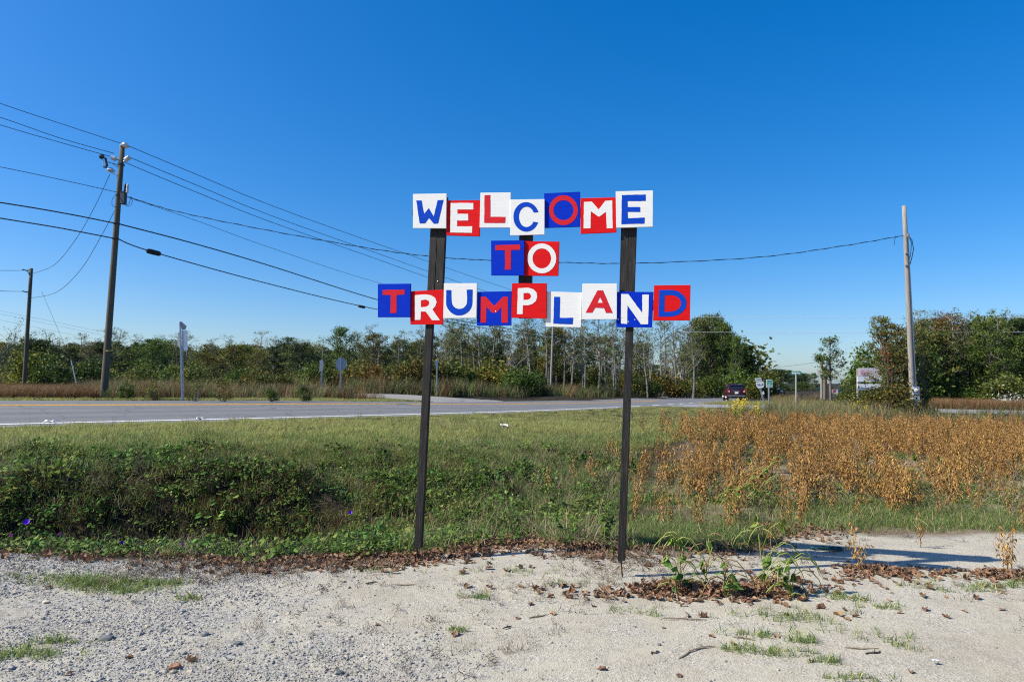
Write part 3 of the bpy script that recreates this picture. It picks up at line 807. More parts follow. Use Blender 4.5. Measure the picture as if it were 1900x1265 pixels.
pB, pBb, pBt = pole("utility_pole", (45.5, 708), (58, 498), 33.0, .095, .08, M_POLE_GREY, "short grey utility pole behind the brown crop, joined by slack service wires", base=Vector((X(45.5, 33), 33, tz(X(45.5, 33), 33))))
for py in (501, 541): MB().tube([W(57, py, 33) - pBb, W(49, py + 1, 33) - pBb, W(42, py - 1, 32.6) - pBb], .03, 6).build("bracket_arm", M_DKSTEEL, pB)
MB().tube([W(51, 503, 32.9) - pBb, W(54, 510, 32.9) - pBb, W(57, 514, 32.9) - pBb], .025, 6).build("brace", M_STEEL, pB)

DC = 70.0
pC, pCb, pCt = pole("utility_pole", (1021.5, 738), (1028, 560), DC, .13, .11, M_POLE_PALE, "pale utility pole rising from the scrub at the far side of the highway")
pD, pDb, pDt = pole("utility_pole", (1192, 740), (1200.5, 636), 112.0, .15, .12, M_POLE_GREY, "leaning grey utility pole with a small white plate in front of bare trees")
MB().box(W(1198, 655, 111.8) - pDb, (.5, .1, .7)).build("transformer", M_PORC, pD)
pE, pEb, pEt = pole("utility_pole", (1321, 741), (1324.5, 652), 135.0, .17, .13, M_POLE_GREY, "utility pole with a wide crossarm in front of the tall leafy trees")
MB().box(W(1324.3, 658, 134.7) - pEb, (2.2, .14, .16)).build("crossarm", M_POLE_GREY, pE)
for px in (1316, 1320, 1328, 1333): MB().lathe([(.05, -.05), (.09, .0), (.07, .15), (.03, .2)], Matrix.Translation(W(px, 657, 134.7) - pEb), 8).build("insulator", M_PORC, pE)
pF, pFb, pFt = pole("utility_pole", (1525, 740), (1524.5, 667), 74.0, .14, .11, M_POLE_GREY, "thin greenish utility pole beside the white roadside sign")
pG, pGb, pGt = pole("utility_pole", (1384.5, 740), (1384.5, 676), 190.0, .2, .16, M_POLE_DARK, "far thin utility pole with crossarm past the red car")
MB().box(W(1384.5, 682, 189.6) - pGb, (2.2, .14, .18)).build("crossarm", M_POLE_DARK, pG)

# guy-wire guards (pale slanting tubes at the scrub)
for (a, b, D, lab) in (((132, 668), (149, 706), 32.0, "white plastic guard on a slanting guy wire near the short pole"), ((953, 696), (935, 735), 62.0, "white plastic guard on a slanting guy wire in the scrub")):
    A, B = W(*a, D), W(*b, D); B.z = tz(B.x, B.y) - .1
    e = empty("guy_wire", B, 0, lab, "guy wire")
    v = A - B
    MB().tube([v * .0, v * 1.0], .02 if D < 50 else .035, 7).build("guard", M_PORC, e)
    T = {132: W(77, 540, 32.5), 953: W(1026, 590, 69.5)}[a[0]] - B
    MB().tube([v, T], .007, 5).build("cable", M_WIRE, e)

# ================================================================ OVERHEAD WIRES
def wire(pts, r, label, group=None, sub=14, twist=False, end=None):
    """pts: (px, py, D) along the wire; a smooth curve through them"""
    P = np.array([tuple(W(*p)) for p in pts])
    C = smooth_poly(P, sub)
    mb = MB(); mb.tube([Vector(c) for c in C], r, 5)
    if twist:
        C2 = [Vector(c) + Vector((0, 0, r * 1.6 * math.sin(i * .9))) + Vector((0, r * 1.6 * math.cos(i * .9), 0)) for i, c in enumerate(C)]
        mb.tube(C2, r * .8, 5)
    o = mb.build("overhead_wire", M_WIRE)
    return tag(o, label, "wire", group)
def Dl(px): return np.interp(px, [-400, 0, 228, 1025], [20.5, 24.3, 27, 70])
def Dw(px):     # plan depth of the line between the tall pole and the next one
    a, b = Vector((pAt.x, pAt.y)), Vector((pCt.x, pCt.y))
    k = (px - 950) / F_PX
    t = (k * a.y - a.x) / ((b.x - a.x) - k * (b.y - a.y))
    return a.y + (b.y - a.y) * t
def Dr(px):
    k = (px - 950) / F_PX; a = Vector((pAt.x, pAt.y)); b = Vector((pRt.x, pRt.y))
    t = (k * a.y - a.x) / ((b.x - a.x) - k * (b.y - a.y)); return a.y + (b.y - a.y) * t
def Dleft(px): return np.interp(px, [-900, 0, 228], [14, 24.3, 27])
g3 = "line wires along the highway"
for ys, lab in (([(-260, 98), (0, 192), (120, 232), (229, 268)], "topmost bare wire reaching the tip of the tall pole from the road side"),
                ([(-260, 135), (0, 218), (110, 256), (212, 285)], "second bare wire down, ending under the tip of the tall pole"),
                ([(-260, 150), (0, 232), (110, 264), (206, 291)], "third bare wire down, ending at the insulator of the tall pole"),
                ([(-260, 260), (0, 310), (110, 333), (218, 357)], "thin neutral wire meeting the tall pole beside its equipment box")):
    wire([(x, y, Dleft(x)) for x, y in ys], .013, lab)
wire([(-260, 338, Dleft(-260)), (0, 376, Dleft(0)), (120, 396, Dleft(120)), (216, 415, 26.85)], .028, "upper thick black cable coming to the tall pole")
wire([(-260, 362, Dleft(-260)), (0, 405, Dleft(0)), (110, 423, Dleft(110)), (214, 443, 26.85)], .026, "lower thick black cable coming to the tall pole")
for ys, lab, r in (([(231, 268), (360, 322), (500, 380), (690, 449), (940, 535), (1027, 562)], "topmost bare wire running on from the tall pole behind the sign", .015),
                   ([(240, 292), (370, 346), (500, 399), (680, 463), (900, 540), (1027, 578)], "second bare wire running on from the tall pole behind the sign", .015),
                   ([(228, 300), (360, 355), (500, 411), (680, 474), (900, 552), (1027, 590)], "third bare wire running on from the tall pole behind the sign", .015),
                   ([(236, 366), (360, 408), (500, 459), (700, 524), (900, 575), (1026, 604)], "thin neutral wire running on from the equipment box", .011),
                   ([(222, 416), (360, 452), (500, 493), (700, 556), (850, 594), (1024, 622)], "upper thick black cable running on from the tall pole", .030),
                   ([(220, 444), (285, 468), (500, 527), (690, 572), (860, 602), (1024, 629)], "lower thick black cable running on, with a splice case", .026)):
    P = [(x, y, Dw(x)) for x, y in ys]
    w_ = wire(P, r, lab)
    if "splice" in lab:
        a, b = W(272, 465, Dw(272)), W(298, 471.5, Dw(298)); v = b - a
        MB().tube([a, a + v * .12, a + v * .5, a + v * .88, b], [.06, .115, .12, .115, .06], 9).build("splice_case", M_BLACK, w_)
        a, b = W(666, 568, Dw(666)), W(676, 570, Dw(676)); MB().tube([a, b], .09, 8).build("clamp", M_BLACK, w_)
for ys, lab in (([(1027, 620), (1080, 636), (1150, 662), (1196, 676)], "upper black cable sagging between two far poles"), ([(1027, 627), (1080, 648), (1150, 674), (1195, 684)], "lower black cable sagging between two far poles")):
    wire([(x, y, 70 + (x - 1027) / 169 * 42) for x, y in ys], .045, lab)
wire([(240, 366, 27), (330, 393, Dr(330)), (500, 428, Dr(500)), (680, 460, Dr(680)), (800, 476, Dr(800)), (910, 483, Dr(910)), (1040, 487, Dr(1040)), (1180, 488.5, Dr(1180)),
      (1400, 478, Dr(1400)), (1560, 457, Dr(1560)), (1683, 436, DR)], .012, "twisted service cable strung across to the bleached pole", twist=True, sub=22)
e0 = W(1662, 437.5, Dr(1662)); MB().tube([e0, e0 + Vector((-.05, 0, -.2)), e0 + Vector((-.06, 0, -.42))], .010, 5).build("cable_tail", M_WIRE, bpy.data.objects[COL.objects[-1].name])
for ys, lab in (([(204, 323, 27), (175, 385, 28), (140, 445, 29.6), (100, 492, 31.5), (58, 508, 33)], "upper slack service wire dropping to the short pole"),
                ([(214, 388, 27), (190, 434, 28), (150, 500, 29.8), (105, 542, 31.6), (56, 553, 33)], "lower slack service wire dropping to the short pole"),
                ([(56, 501, 33), (20, 502, 31), (-120, 500, 24)], "upper thin wire leaving the short pole"), ([(55, 541, 33), (20, 540.5, 31), (-120, 536, 24)], "lower thin wire leaving the short pole")):
    wire(ys, .011, lab)
for i, (y0, y1) in enumerate(((577, 641), (583, 646), (594, 655))):
    wire([(-40, y0 - 9, 120), (100, y0 + 20, 125), (240, (y0 + y1) / 2 + 15, 130), (440, y1 + 10, 140)], .016, "faint distant wire above the scrub behind the short pole", "faint distant wires")
for i, y in enumerate((589, 617)):
    wire([(1270, y - 1, 58), (1500, y, 56), (1720, y, 54), (1960, y - 1, 52)], .014, "pale level wire crossing in front of the dark pine wood", "pale level wires").data.materials[0] = M_PORC
wire([(1330, 679, 160), (1420, 681, 110), (1480, 677, 90), (1524, 670, 74)], .02, "thin wire running to the thin greenish pole")

# ================================================================ ROAD SIGNS
def text_mesh(txt, mat, size, depth=.002):
    cu = bpy.data.curves.new("lettering", 'FONT'); cu.body = txt; cu.size = size; cu.align_x = 'CENTER'; cu.align_y = 'CENTER'; cu.extrude = depth; cu.resolution_u = 2
    ob = bpy.data.objects.new("lettering", cu); COL.objects.link(ob)
    bpy.context.view_layer.update()
    me = bpy.data.meshes.new_from_object(ob.evaluated_get(bpy.context.evaluated_depsgraph_get()))
    bpy.data.objects.remove(ob); bpy.data.curves.remove(cu)
    me.materials.clear(); me.materials.append(mat); me.name = "lettering"
    return me
M_SWHITE = flat_mat("white_sign_sheet", (.78, .79, .78), .4)
M_SGREEN = flat_mat("green_sign_sheet", (.01, .26, .17), .4)
M_SBLACK = flat_mat("black_sign_ink", (.015, .015, .016), .5)
M_SRED = flat_mat("red_sign_ink", (.55, .07, .12), .5)
M_SBLUE = flat_mat("blue_sign_ink", (.03, .10, .42), .5)
M_SYEL = flat_mat("yellow_sign_ink", (.62, .48, .12), .5)
def plate(pts, th, M):
    """polygon plate in its local xz plane, facing -y"""
    mb = MB(); f = [M @ Vector((x, -th / 2, z)) for x, z in pts]; b = [M @ Vector((x, th / 2, z)) for x, z in pts]
    prism(mb, f, b); return mb
def rrect(w, h, r, n=4):
    out = []
    for cx, cz, a in ((w / 2 - r, h / 2 - r, 0), (-w / 2 + r, h / 2 - r, 90), (-w / 2 + r, -h / 2 + r, 180), (w / 2 - r, -h / 2 + r, 270)):
        out += [(cx + r * math.cos(math.radians(a + 90 * k / n)), cz + r * math.sin(math.radians(a + 90 * k / n))) for k in range(n + 1)]
    return out
def place(p, yaw=0.0, roll=0.0): return Matrix.Translation(p) @ Matrix.Rotation(yaw, 4, 'Z') @ Matrix.Rotation(roll, 4, 'Y')
def upost(e, a, b, r=.03, mat=None):
    """U-channel sign post"""
    d = (b - a).normalized(); mb = MB()
    mb.tube([a - d * .2, b], r * .55, 4); 
    s = d.cross(Vector((0, 1, 0))).normalized()
    for k in (-1, 1): mb.tube([a - d * .2 + s * r * k + Vector((0, .02, 0)), b + s * r * k + Vector((0, .02, 0))], r * .35, 4)
    return mb.build("post", mat or M_STEEL, e)

# two sign backs on one bent post, across the road (seen from behind)
D = 25.0; b = ground(339.5, D); b.z = W(339.5, 732, D).z
e = empty("road_sign", b, 0, "bent steel post with a stacked pair of sign backs across the highway", "road sign")
L = lambda px, py, dd=0: W(px, py, D + dd) - b
upost(e, Vector((0, 0, 0)), L(335, 597), .045)
MB().add([L(333, 597, -.05), L(336, 596, -.05), L(346.5, 605, .3), L(344, 611.5, .3), L(338, 612, 0), L(333.8, 601, -.04)], [(0, 1, 2, 3, 4, 5)]).build("panel", M_SIGNBACK, e)
for q, yaw in (([(336.5, 614), (345, 612), (347, 649), (340.5, 651)], 0), ([(329.6, 617), (333.8, 615), (336, 651), (330.5, 640)], 0)):
    f = [L(*k, .05) for k in q]; mb = MB(); prism(mb, f, [p + Vector((.02, .03, 0)) for p in f]); link("panel", fix_normals(mb.mesh("panel", M_SWHITE if q[0][0] > 334 else M_SIGNBACK)), e)

def back_sign(px, ybase, ytop, D, shape, label, cat="road sign", mat=None, roll=0.0, yaw=.15, group=None, name="road_sign"):
    b = ground(px, D); t = W(px, ytop, D)
    e = empty(name, b, 0, label, cat, group)
    t = t - b
    upost(e, Vector((0, 0, 0)), t, .04)
    zs = shape(e, t)
    return e
k27 = lambda D: D / F_PX
def narrow(e, t):
    w, h = 6.5 * k27(38), 20 * k27(38); M = place(t + Vector((0, -.06, -h / 2)), .1)
    link("panel", fix_normals(plate(rrect(w, h, .02), .01, M).mesh("panel", M_SIGNBACK)), e)
back_sign(597, 735, 668, 38.0, narrow, "narrow grey sign back beside the tall brown grass")
def octa(e, t):
    r = 12.6 * k27(38) ; M = place(t + Vector((0, .07, -r * .98)), .5)
    pts = [(r * .84 * math.cos(math.radians(22.5 + 45 * k)), r * 1.0 * math.sin(math.radians(22.5 + 45 * k))) for k in range(8)]
    link("panel", fix_normals(plate(pts, .012, place(t + Vector((0, .07, -r * .98)), .25)).mesh("panel", M_SIGNBACK)), e)
e = back_sign(632.5, 735, 663, 38.0, octa, "grey octagonal back of a stop sign by the gravel track", "stop sign", name="stop_sign")
def narrow2(e, t):
    w, h = 4.5 * k27(45), 14 * k27(45)
    link("panel", fix_normals(plate(rrect(w, h, .02), .01, place(t + Vector((-.02, -.06, -h / 2)), .2)).mesh("panel", M_SIGNBACK)), e)
back_sign(811, 737, 668, 45.0, narrow2, "thin grey sign back standing against dark bushes")
def boxs(e, t):
    w, h = 9 * k27(60), 18 * k27(60)
    link("panel", fix_normals(plate(rrect(w, h, .05), .02, place(t + Vector((0, -.08, -h / 2)), .1)).mesh("panel", M_DKSTEEL)), e)
back_sign(1010.5, 737, 703, 60.0, boxs, "dark sign back on a short post beside the pale utility pole")

# route marker: direction plate over a shield, leaning post
D = 46.0; b = ground(1418.5, D); s_ = k27(D)
e = empty("route_marker", b, 0, "leaning white route shield reading 70-A under a WEST plate", "road sign")
up = (W(1408, 702, D) - W(1418, 742, D)).normalized(); roll = -math.atan2(up.x, up.z) * -1
P1 = W(1408, 707.2, D) - b; P2 = W(1410.3, 715.5, D) - b
upost(e, Vector((0, 0, 0)) , P1 + Vector((0, .06, 0)) , .05)
rl = math.radians(-9)
pl = link("direction_plate", fix_normals(plate(rrect(11.5 * s_, 6.2 * s_, .02), .01, place(W(1407.3, 704.3, D) - b, 0, rl)).mesh("direction_plate", M_SWHITE)), e)
link("lettering", text_mesh("WEST", M_SBLACK, 4.2 * s_), pl).matrix_local = place(W(1407.3, 704.4, D) - b + Vector((0, -.012, 0)), 0, rl) @ Matrix.Rotation(math.pi / 2, 4, 'X')
w, h = 14.5 * s_, 12 * s_
shield = [(-w * .46, h * .5), (-w * .15, h * .46), (w * .15, h * .46), (w * .46, h * .5), (w * .5, h * .2), (w * .47, -h * .25), (w * .3, -h * .46), (0, -h * .5), (-w * .3, -h * .46), (-w * .47, -h * .25), (-w * .5, h * .2)]
pl = link("route_shield", fix_normals(plate(shield, .01, place(W(1410.5, 714, D) - b, 0, rl)).mesh("route_shield", M_SWHITE)), e)
link("lettering", text_mesh("70-A", M_SBLACK, 6.2 * s_), pl).matrix_local = place(W(1410.6, 713.8, D) - b + Vector((0, -.012, 0)), 0, rl) @ Matrix.Rotation(math.pi / 2, 4, 'X')
MB().add([W(1413, 730, D) - b, W(1416, 725, D) - b, W(1418.5, 729, D) - b, W(1417, 732, D) - b], [(0, 1, 2, 3)]).build("paper_scrap", M_SWHITE, e)

D = 45.0; b = ground(1427.5, D); s_ = k27(D)
e = empty("green_marker_sign", b, 0, "small upright green sign with a white border on a steel post", "road sign")
c = W(1427.5, 711.5, D) - b
upost(e, Vector((0, .08, 0)), c + Vector((0, .08, 0)), .045)
pl = link("panel", fix_normals(plate(rrect(11.4 * s_, 14.6 * s_, .05), .01, place(c)).mesh("panel", M_SWHITE)), e)
for z, h, w in ((4.6, 3.2, 9), (-0.3, 4.6, 9), (-5.3, 1.6, 9)):
    link("green_field", fix_normals(plate(rrect(w * s_, h * s_, .02), .006, place(c + Vector((0, -.008, z * s_)))).mesh("green_field", M_SGREEN)), pl)
tri = plate([(-2.3 * s_, -2.1 * s_), (2.3 * s_, -2.1 * s_), (1.1 * s_, 1.7 * s_), (-1.1 * s_, 1.7 * s_)], .006, place(c + Vector((0, -.014, -.4 * s_))))
link("emblem", fix_normals(tri.mesh("emblem", flat_mat("pale_green_ink", (.25, .55, .42)))), pl)

D = 50.0; b = ground(1476.5, D); s_ = k27(D)
e = empty("street_name_sign", b, 0, "green street name blade on a tall thin steel post", "road sign")
c = W(1477, 692, D) - b
MB().tube([(0, 0, -.2), c], .06, 8).build("post", M_STEEL, e)
pl = link("name_blade", fix_normals(plate(rrect(18.5 * s_, 6.4 * s_, .03), .02, place(c, -.1)).mesh("name_blade", M_SGREEN)), e)
for k, (x0, x1) in enumerate(((-7.2, -5.6), (-5.1, -3.2), (-2.8, -1.0), (-.6, 1.0), (1.4, 3.0), (3.4, 5.0), (5.4, 7.0))):   # unreadable white street-name letters
    hh = (3.2, 2.6, 3.0, 2.4, 3.1, 2.6, 1.8)[k]
    link("letter_mark", fix_normals(plate([(x0 * s_, -1.4 * s_), (x1 * s_, -1.4 * s_), (x1 * s_, (-1.4 + hh) * s_), (x0 * s_, (-1.4 + hh) * s_)], .004, place(c + Vector((0, -.016, 0)), -.1)).mesh("letter_mark", M_SWHITE)), pl)

D = 72.0; b = ground(1541, D); s_ = k27(D)
e = empty("white_roadside_sign", b, 0, "long white two-line sign board fixed between rough posts at the roadside", "sign")
c = W(1527, 690.5, D) - b
pl = link("panel", fix_normals(plate(rrect(24.5 * s_, 9.2 * s_, .03), .03, place(c, -.05)).mesh("panel", M_SWHITE)), e)
for z in (1.8, -1.8):
    for x0, x1 in ((-8, -4.5), (-4, -1), (-.4, 3.4), (4, 8)):
        link("faded_line", fix_normals(plate([(x0 * s_, (z - .5) * s_), (x1 * s_, (z - .5) * s_), (x1 * s_, (z + .5) * s_), (x0 * s_, (z + .5) * s_)], .004, place(c + Vector((0, -.022, 0)), -.05)).mesh("faded_line", flat_mat("faded_grey_ink", (.45, .46, .47)))), pl)
MB().tube([W(1526, 742, D) - b + Vector((0, .2, -.3)), W(1526, 705, D) - b + Vector((0, .2, 0)), c + Vector((-.06, .15, .6))], .13, 8).build("post", M_POLE_PALE, e)
MB().tube([W(1530, 742, D + .8) - b + Vector((0, 0, -.3)), W(1530.5, 690, D + .8) - b, W(1530, 682, D + .8) - b], [.28, .22, .2], 8).build("stump_post", M_POLE_DARK, e)

# far painted shop sign
D = 95.0; b = ground(1554, D); s_ = k27(D)
e = empty("painted_shop_sign", b, 0, "far low sign board painted red, white and blue with a yellow foot", "sign")
c = W(1554, 727, D) - b
pl = link("panel", fix_normals(plate([(-10.5 * s_, 4.5 * s_), (10.5 * s_, 5 * s_), (9.5 * s_, -3 * s_), (0, -6 * s_), (-10 * s_, -3.5 * s_)], .06, place(c)).mesh("panel", M_SWHITE)), e)
for pts, m in (([(0, 4.4), (10, 4.8), (9.2, -1), (1, -1.4)], M_SBLUE), ([(-9, 4), (-3, 4.2), (-3.4, 0), (-8.6, -.4)], M_SRED), ([(3.2, 3.4), (7, 3.6), (6.6, .6), (3.6, .4)], M_SRED), ([(-8.6, -1.8), (8.4, -1.8), (7.4, -3), (0, -5.2), (-8, -3.2)], M_SYEL)):
    link("painted_patch", fix_normals(plate([(x * s_, z * s_) for x, z in pts], .01, place(c + Vector((0, -.04, 0)))).mesh("painted_patch", m)), pl)
for px in (1548, 1560): MB().tube([W(px, 742, D) - b + Vector((0, .1, -.4)), W(px, 724, D) - b + Vector((0, .1, 0))], .09, 6).build("post", M_STEEL, e)

# far green highway signs and a low roof with a red end, down the road
for px, py, w, h, lab in ((1487, 721.5, 9, 5, "far green highway sign left of the low pale roof"), (1520, 721.5, 6, 4, "far small green highway sign above the low pale roof")):
    D = 170.0; b = ground(px, D); s_ = k27(D); e = empty("highway_sign", b, 0, lab, "road sign"); c = W(px, py, D) - b
    link("panel", fix_normals(plate(rrect(w * s_, h * s_, .1), .05, place(c)).mesh("panel", M_SGREEN)), e)
    for k in (-.3, .3): MB().tube([(k * w * s_, .1, -.4), c + Vector((k * w * s_, .1, 0))], .08, 6).build("post", M_STEEL, e)
D = 200.0; b = ground(1515, D); s_ = k27(D)
e = empty("low_store_building", b, 0, "far low pale building with a reddish end at the end of the road", "building")
c = W(1515, 727, D) - b
MB().box((0, 4, c.z * .5 - .1), (24 * s_, 8, c.z * 1.0)).build("wall", flat_mat("pale_wall", (.50, .50, .52)), e)
MB().box((0, 4, c.z + .25), (25.5 * s_, 9, .5)).build("roof", flat_mat("grey_roof", (.38, .42, .46)), e)
MB().box((-9.5 * s_, -.1, c.z * .62), (5 * s_, .12, c.z * .7)).build("sign_panel", flat_mat("faded_red_panel", (.45, .15, .11)), e)
for k in (-3, 1, 5, 9):
    w_ = MB().box((k * s_, -.06, c.z * .5), (2.4 * s_, .1, c.z * .5)).build("window", flat_mat("dark_pane", (.05, .06, .08), .15), e)

# big weathered letter sign behind the vines
D = 37.0; b = ground(1628, D); s_ = k27(D)
e = empty("vine_covered_sign", b, 0, "weathered white board sign with red lettering half hidden by vines", "sign")
bands = ((685.5, 9.5, 7.0), (691.5, 0, 0), (701.5, 7.5, 0), (714.5, 6.5, 0))
def bandp(x0, x1, y0, y1, m, nm, lab=None):
    q = [W(x0, y0, D) - b, W(x1, y0, D) - b, W(x1, y1, D) - b, W(x0, y1, D) - b]
    mb = MB(); prism(mb, q, [p + Vector((0, .04, 0)) for p in q]); return link(nm, fix_normals(mb.mesh(nm, m)), e)
top = bandp(1594, 1672, 682.5, 697.5, flat_mat("faded_pink_white", (.68, .58, .60)), "board")
mid = bandp(1591, 1672, 698.0, 708.0, M_SWHITE, "board")
low = bandp(1591, 1672, 712.0, 718.5, M_SWHITE, "board")
bandp(1591, 1672, 719.0, 723.5, flat_mat("blue_grey_board", (.22, .27, .36)), "board")
t_ = link("lettering", text_mesh("GA", M_SRED, 11 * s_), top); t_.matrix_local = place(W(1604, 692, D) - b + Vector((0, -.02, 0))) @ Matrix.Rotation(math.pi / 2, 4, 'X')
t_ = link("lettering", text_mesh("R", M_SRED, 11 * s_), top); t_.matrix_local = place(W(1635, 692, D) - b + Vector((0, -.02, 0))) @ Matrix.Rotation(math.pi / 2, 4, 'X')
for x0, x1 in ((1612, 1618), (1620, 1626), (1640, 1646)):
    bandp(x0, x1, 700, 703.5, flat_mat("faded_pink_mark", (.55, .35, .38)), "faded_mark").location = (0, -.03, 0)
for px in (1593, 1640, 1671): MB().tube([W(px, 746, D) - b + Vector((0, .1, -.3)), W(px, 684, D) - b + Vector((0, .1, 0))], .06, 8).build("post", M_POLE_PALE if px < 1600 else M_POLE_DARK, e)

# ================================================================ CARS
def loft(mb, secs, mi=0, cap=True):
    n = len(secs[0]); vs = [p for s in secs for p in s]; fs = []
    for i in range(len(secs) - 1):
        for k in range(n):
            fs.append((i * n + k, i * n + (k + 1) % n, (i + 1) * n + (k + 1) % n, (i + 1) * n + k))
    if cap: fs.append(tuple(range(n - 1, -1, -1))); fs.append(tuple((len(secs) - 1) * n + k for k in range(n)))
    mb.add(vs, fs, mi)
def car_paint(name, col):
    m, nt, out = new_mat(name)
    b = nd(nt, "ShaderNodeBsdfPrincipled", Roughness=.3, Metallic=.0)
    c = ramp(nt, noise_tex(nt, coords(nt), 3), [(.3, tuple(q * .85 for q in col)), (.7, col)]).outputs[0]
    nt.links.new(c, b.inputs['Base Color']); b.inputs['Coat Weight'].default_value = .15; b.inputs['Coat Roughness'].default_value = .05
    nt.links.new(b.outputs[0], out.inputs[0]); return m
M_GLASS = flat_mat("tinted_glass", (.01, .012, .015), .06, spec=.8)
M_TYRE = flat_mat("tyre_rubber", (.015, .015, .016), .8)
M_RIM = flat_mat("wheel_alloy", (.45, .45, .47), .35, .8)
M_TAIL = flat_mat("tail_light_red", (.36, .01, .01), .3)
M_SILVER = flat_mat("silver_trim", (.26, .265, .27), .4, .5)
def make_car(name, loc, rz, paint, label, S=1.0):
    """SUV seen mostly from behind; length along +y, rear at y = 0"""
    e = empty(name, loc, rz, label, "car")
    def sec(y, w, z0, z1, r=.12, top=None):
        tw = top if top is not None else w - .06
        return [Vector((-w + .06, y, z0)), Vector((w - .06, y, z0)), Vector((w, y, z0 + r)), Vector((w, y, z1 - r)), Vector((tw, y, z1)), Vector((-tw, y, z1)), Vector((-w, y, z1 - r)), Vector((-w, y, z0 + r))]
    mb = MB(); loft(mb, [sec(.0, .80, .46, .98), sec(.06, .89, .36, 1.04), sec(.5, .92, .30, 1.06), sec(2.4, .92, .28, 1.04), sec(3.4, .91, .28, 1.00), sec(4.2, .86, .30, .92), sec(4.52, .72, .42, .74)])
    me = mb.mesh("body", paint, False)
    bm = bmesh.new(); bm.from_mesh(me); bmesh.ops.bevel(bm, geom=bm.edges[:], offset=.03, segments=2, affect='EDGES'); bm.to_mesh(me); bm.free(); me.polygons.foreach_set("use_smooth", [True] * len(me.polygons))
    body = link("body", me, e)
    mb = MB(); loft(mb, [sec(.10, .84, 1.0, 1.10, .02, .80), sec(.42, .76, 1.0, 1.60, .10, .62), sec(.9, .76, 1.0, 1.68, .10, .62), sec(2.2, .76, 1.0, 1.66, .10, .62), sec(2.7, .74, 1.0, 1.52, .10, .60), sec(3.35, .80, .98, 1.02, .01, .76)])
    me = mb.mesh("cabin", paint); bm = bmesh.new(); bm.from_mesh(me); bmesh.ops.bevel(bm, geom=bm.edges[:], offset=.025, segments=2, affect='EDGES'); bm.to_mesh(me); bm.free(); me.polygons.foreach_set("use_smooth", [True] * len(me.polygons))
    link("cabin", me, e)
    q = [(-.66, .155, 1.13), (.66, .155, 1.13), (.56, .37, 1.53), (-.56, .37, 1.53)]
    mb = MB(); prism(mb, [Vector(p) + Vector((0, -.03, .0)) for p in q], [Vector(p) + Vector((0, .05, 0)) for p in q]); rw = link("rear_window", fix_normals(mb.mesh("rear_window", M_GLASS)), e)
    MB().tube([(0, .10, 1.17), (.28, .19, 1.30)], .012, 4).build("wiper", M_TYRE, rw)
    q = [(-.70, .36, 1.615), (.70, .36, 1.615), (.62, .26, 1.60), (-.62, .26, 1.60)]
    mb = MB(); prism(mb, [Vector(p) for p in q], [Vector(p) - Vector((0, 0, .04)) for p in q]); link("roof_spoiler", fix_normals(mb.mesh("roof_spoiler", paint)), e)
    for s in (-1, 1):
        for y0, y1, y2, y3 in ((.62, 1.05, 1.02, .66), (1.12, 1.95, 1.92, 1.10), (2.02, 2.95, 2.45, 2.0)):
            q = [(s * .80, y0, 1.12), (s * .80, y1, 1.12), (s * .745, y2, 1.50), (s * .745, y3, 1.50)]
            mb = MB(); prism(mb, [Vector(p) for p in q], [Vector(p) - Vector((s * .05, 0, 0)) for p in q]); link("side_window", fix_normals(mb.mesh("side_window", M_GLASS)), e)
        mb = MB(); mb.box((s * .80, .05, 1.02), (.16, .14, .34)); tl = mb.build("tail_light", M_TAIL, e)
        MB().box((s * .70, .0, .98), (.12, .08, .10)).build("reverse_lamp", M_SWHITE, tl)
        MB().box((s * .98, 2.75, 1.10), (.16, .10, .14)).build("mirror", paint, e)
        for y in (.78, 3.55):
            R3 = Matrix.Translation((s * .80, y, .34)) @ Matrix.Rotation(math.pi / 2, 4, 'Y')
            wh = MB().lathe([(.22, -.12), (.33, -.115), (.345, -.07), (.345, .07), (.33, .115), (.22, .12)], R3, 20).build("wheel", M_TYRE, e, True)
            R4 = Matrix.Translation((s * .93, y, .34)) @ Matrix.Rotation(math.pi / 2, 4, 'Y'); MB().lathe([(.20, -.02), (.21, .0), (.06, .01)], R4, 14).build("rim", M_RIM, wh)
        MB().tube([(s * .60, .06, .40), (s * .60, -.02, .39)], .045, 8).build("exhaust", M_SILVER, e)
    MB().box((0, -.015, .84), (.32, .03, .17)).build("licence_plate", M_SWHITE, e)
    MB().box((0, .0, .55), (1.66, .10, .10)).build("bumper_trim", M_SILVER, e)
    MB().box((0, .06, .42), (1.60, .14, .14)).build("bumper", M_BLACK, e)
    MB().box((0, .03, 1.0), (.6, .04, .05)).build("tailgate_trim", M_SILVER, e)
    e.scale = (S, S, S)
    return e
Dc = 63.0; b = ground(1367, Dc)
M_MAROON = car_paint("maroon_car_paint", (.028, .003, .005))
make_car("car", (X(1366.5, Dc), Dc, W(1366, 744.5, Dc).z), -math.radians(12), M_MAROON, "dark red sport utility car seen from behind driving away on the highway", .99)
Dc = 96.0
make_car("car", (X(1428, Dc), Dc, ground(1428, Dc).z), -math.radians(40), car_paint("blue_car_paint", (.03, .05, .22)), "small dark blue car far off behind the green sign post", .88)
# keep the highway under the cars

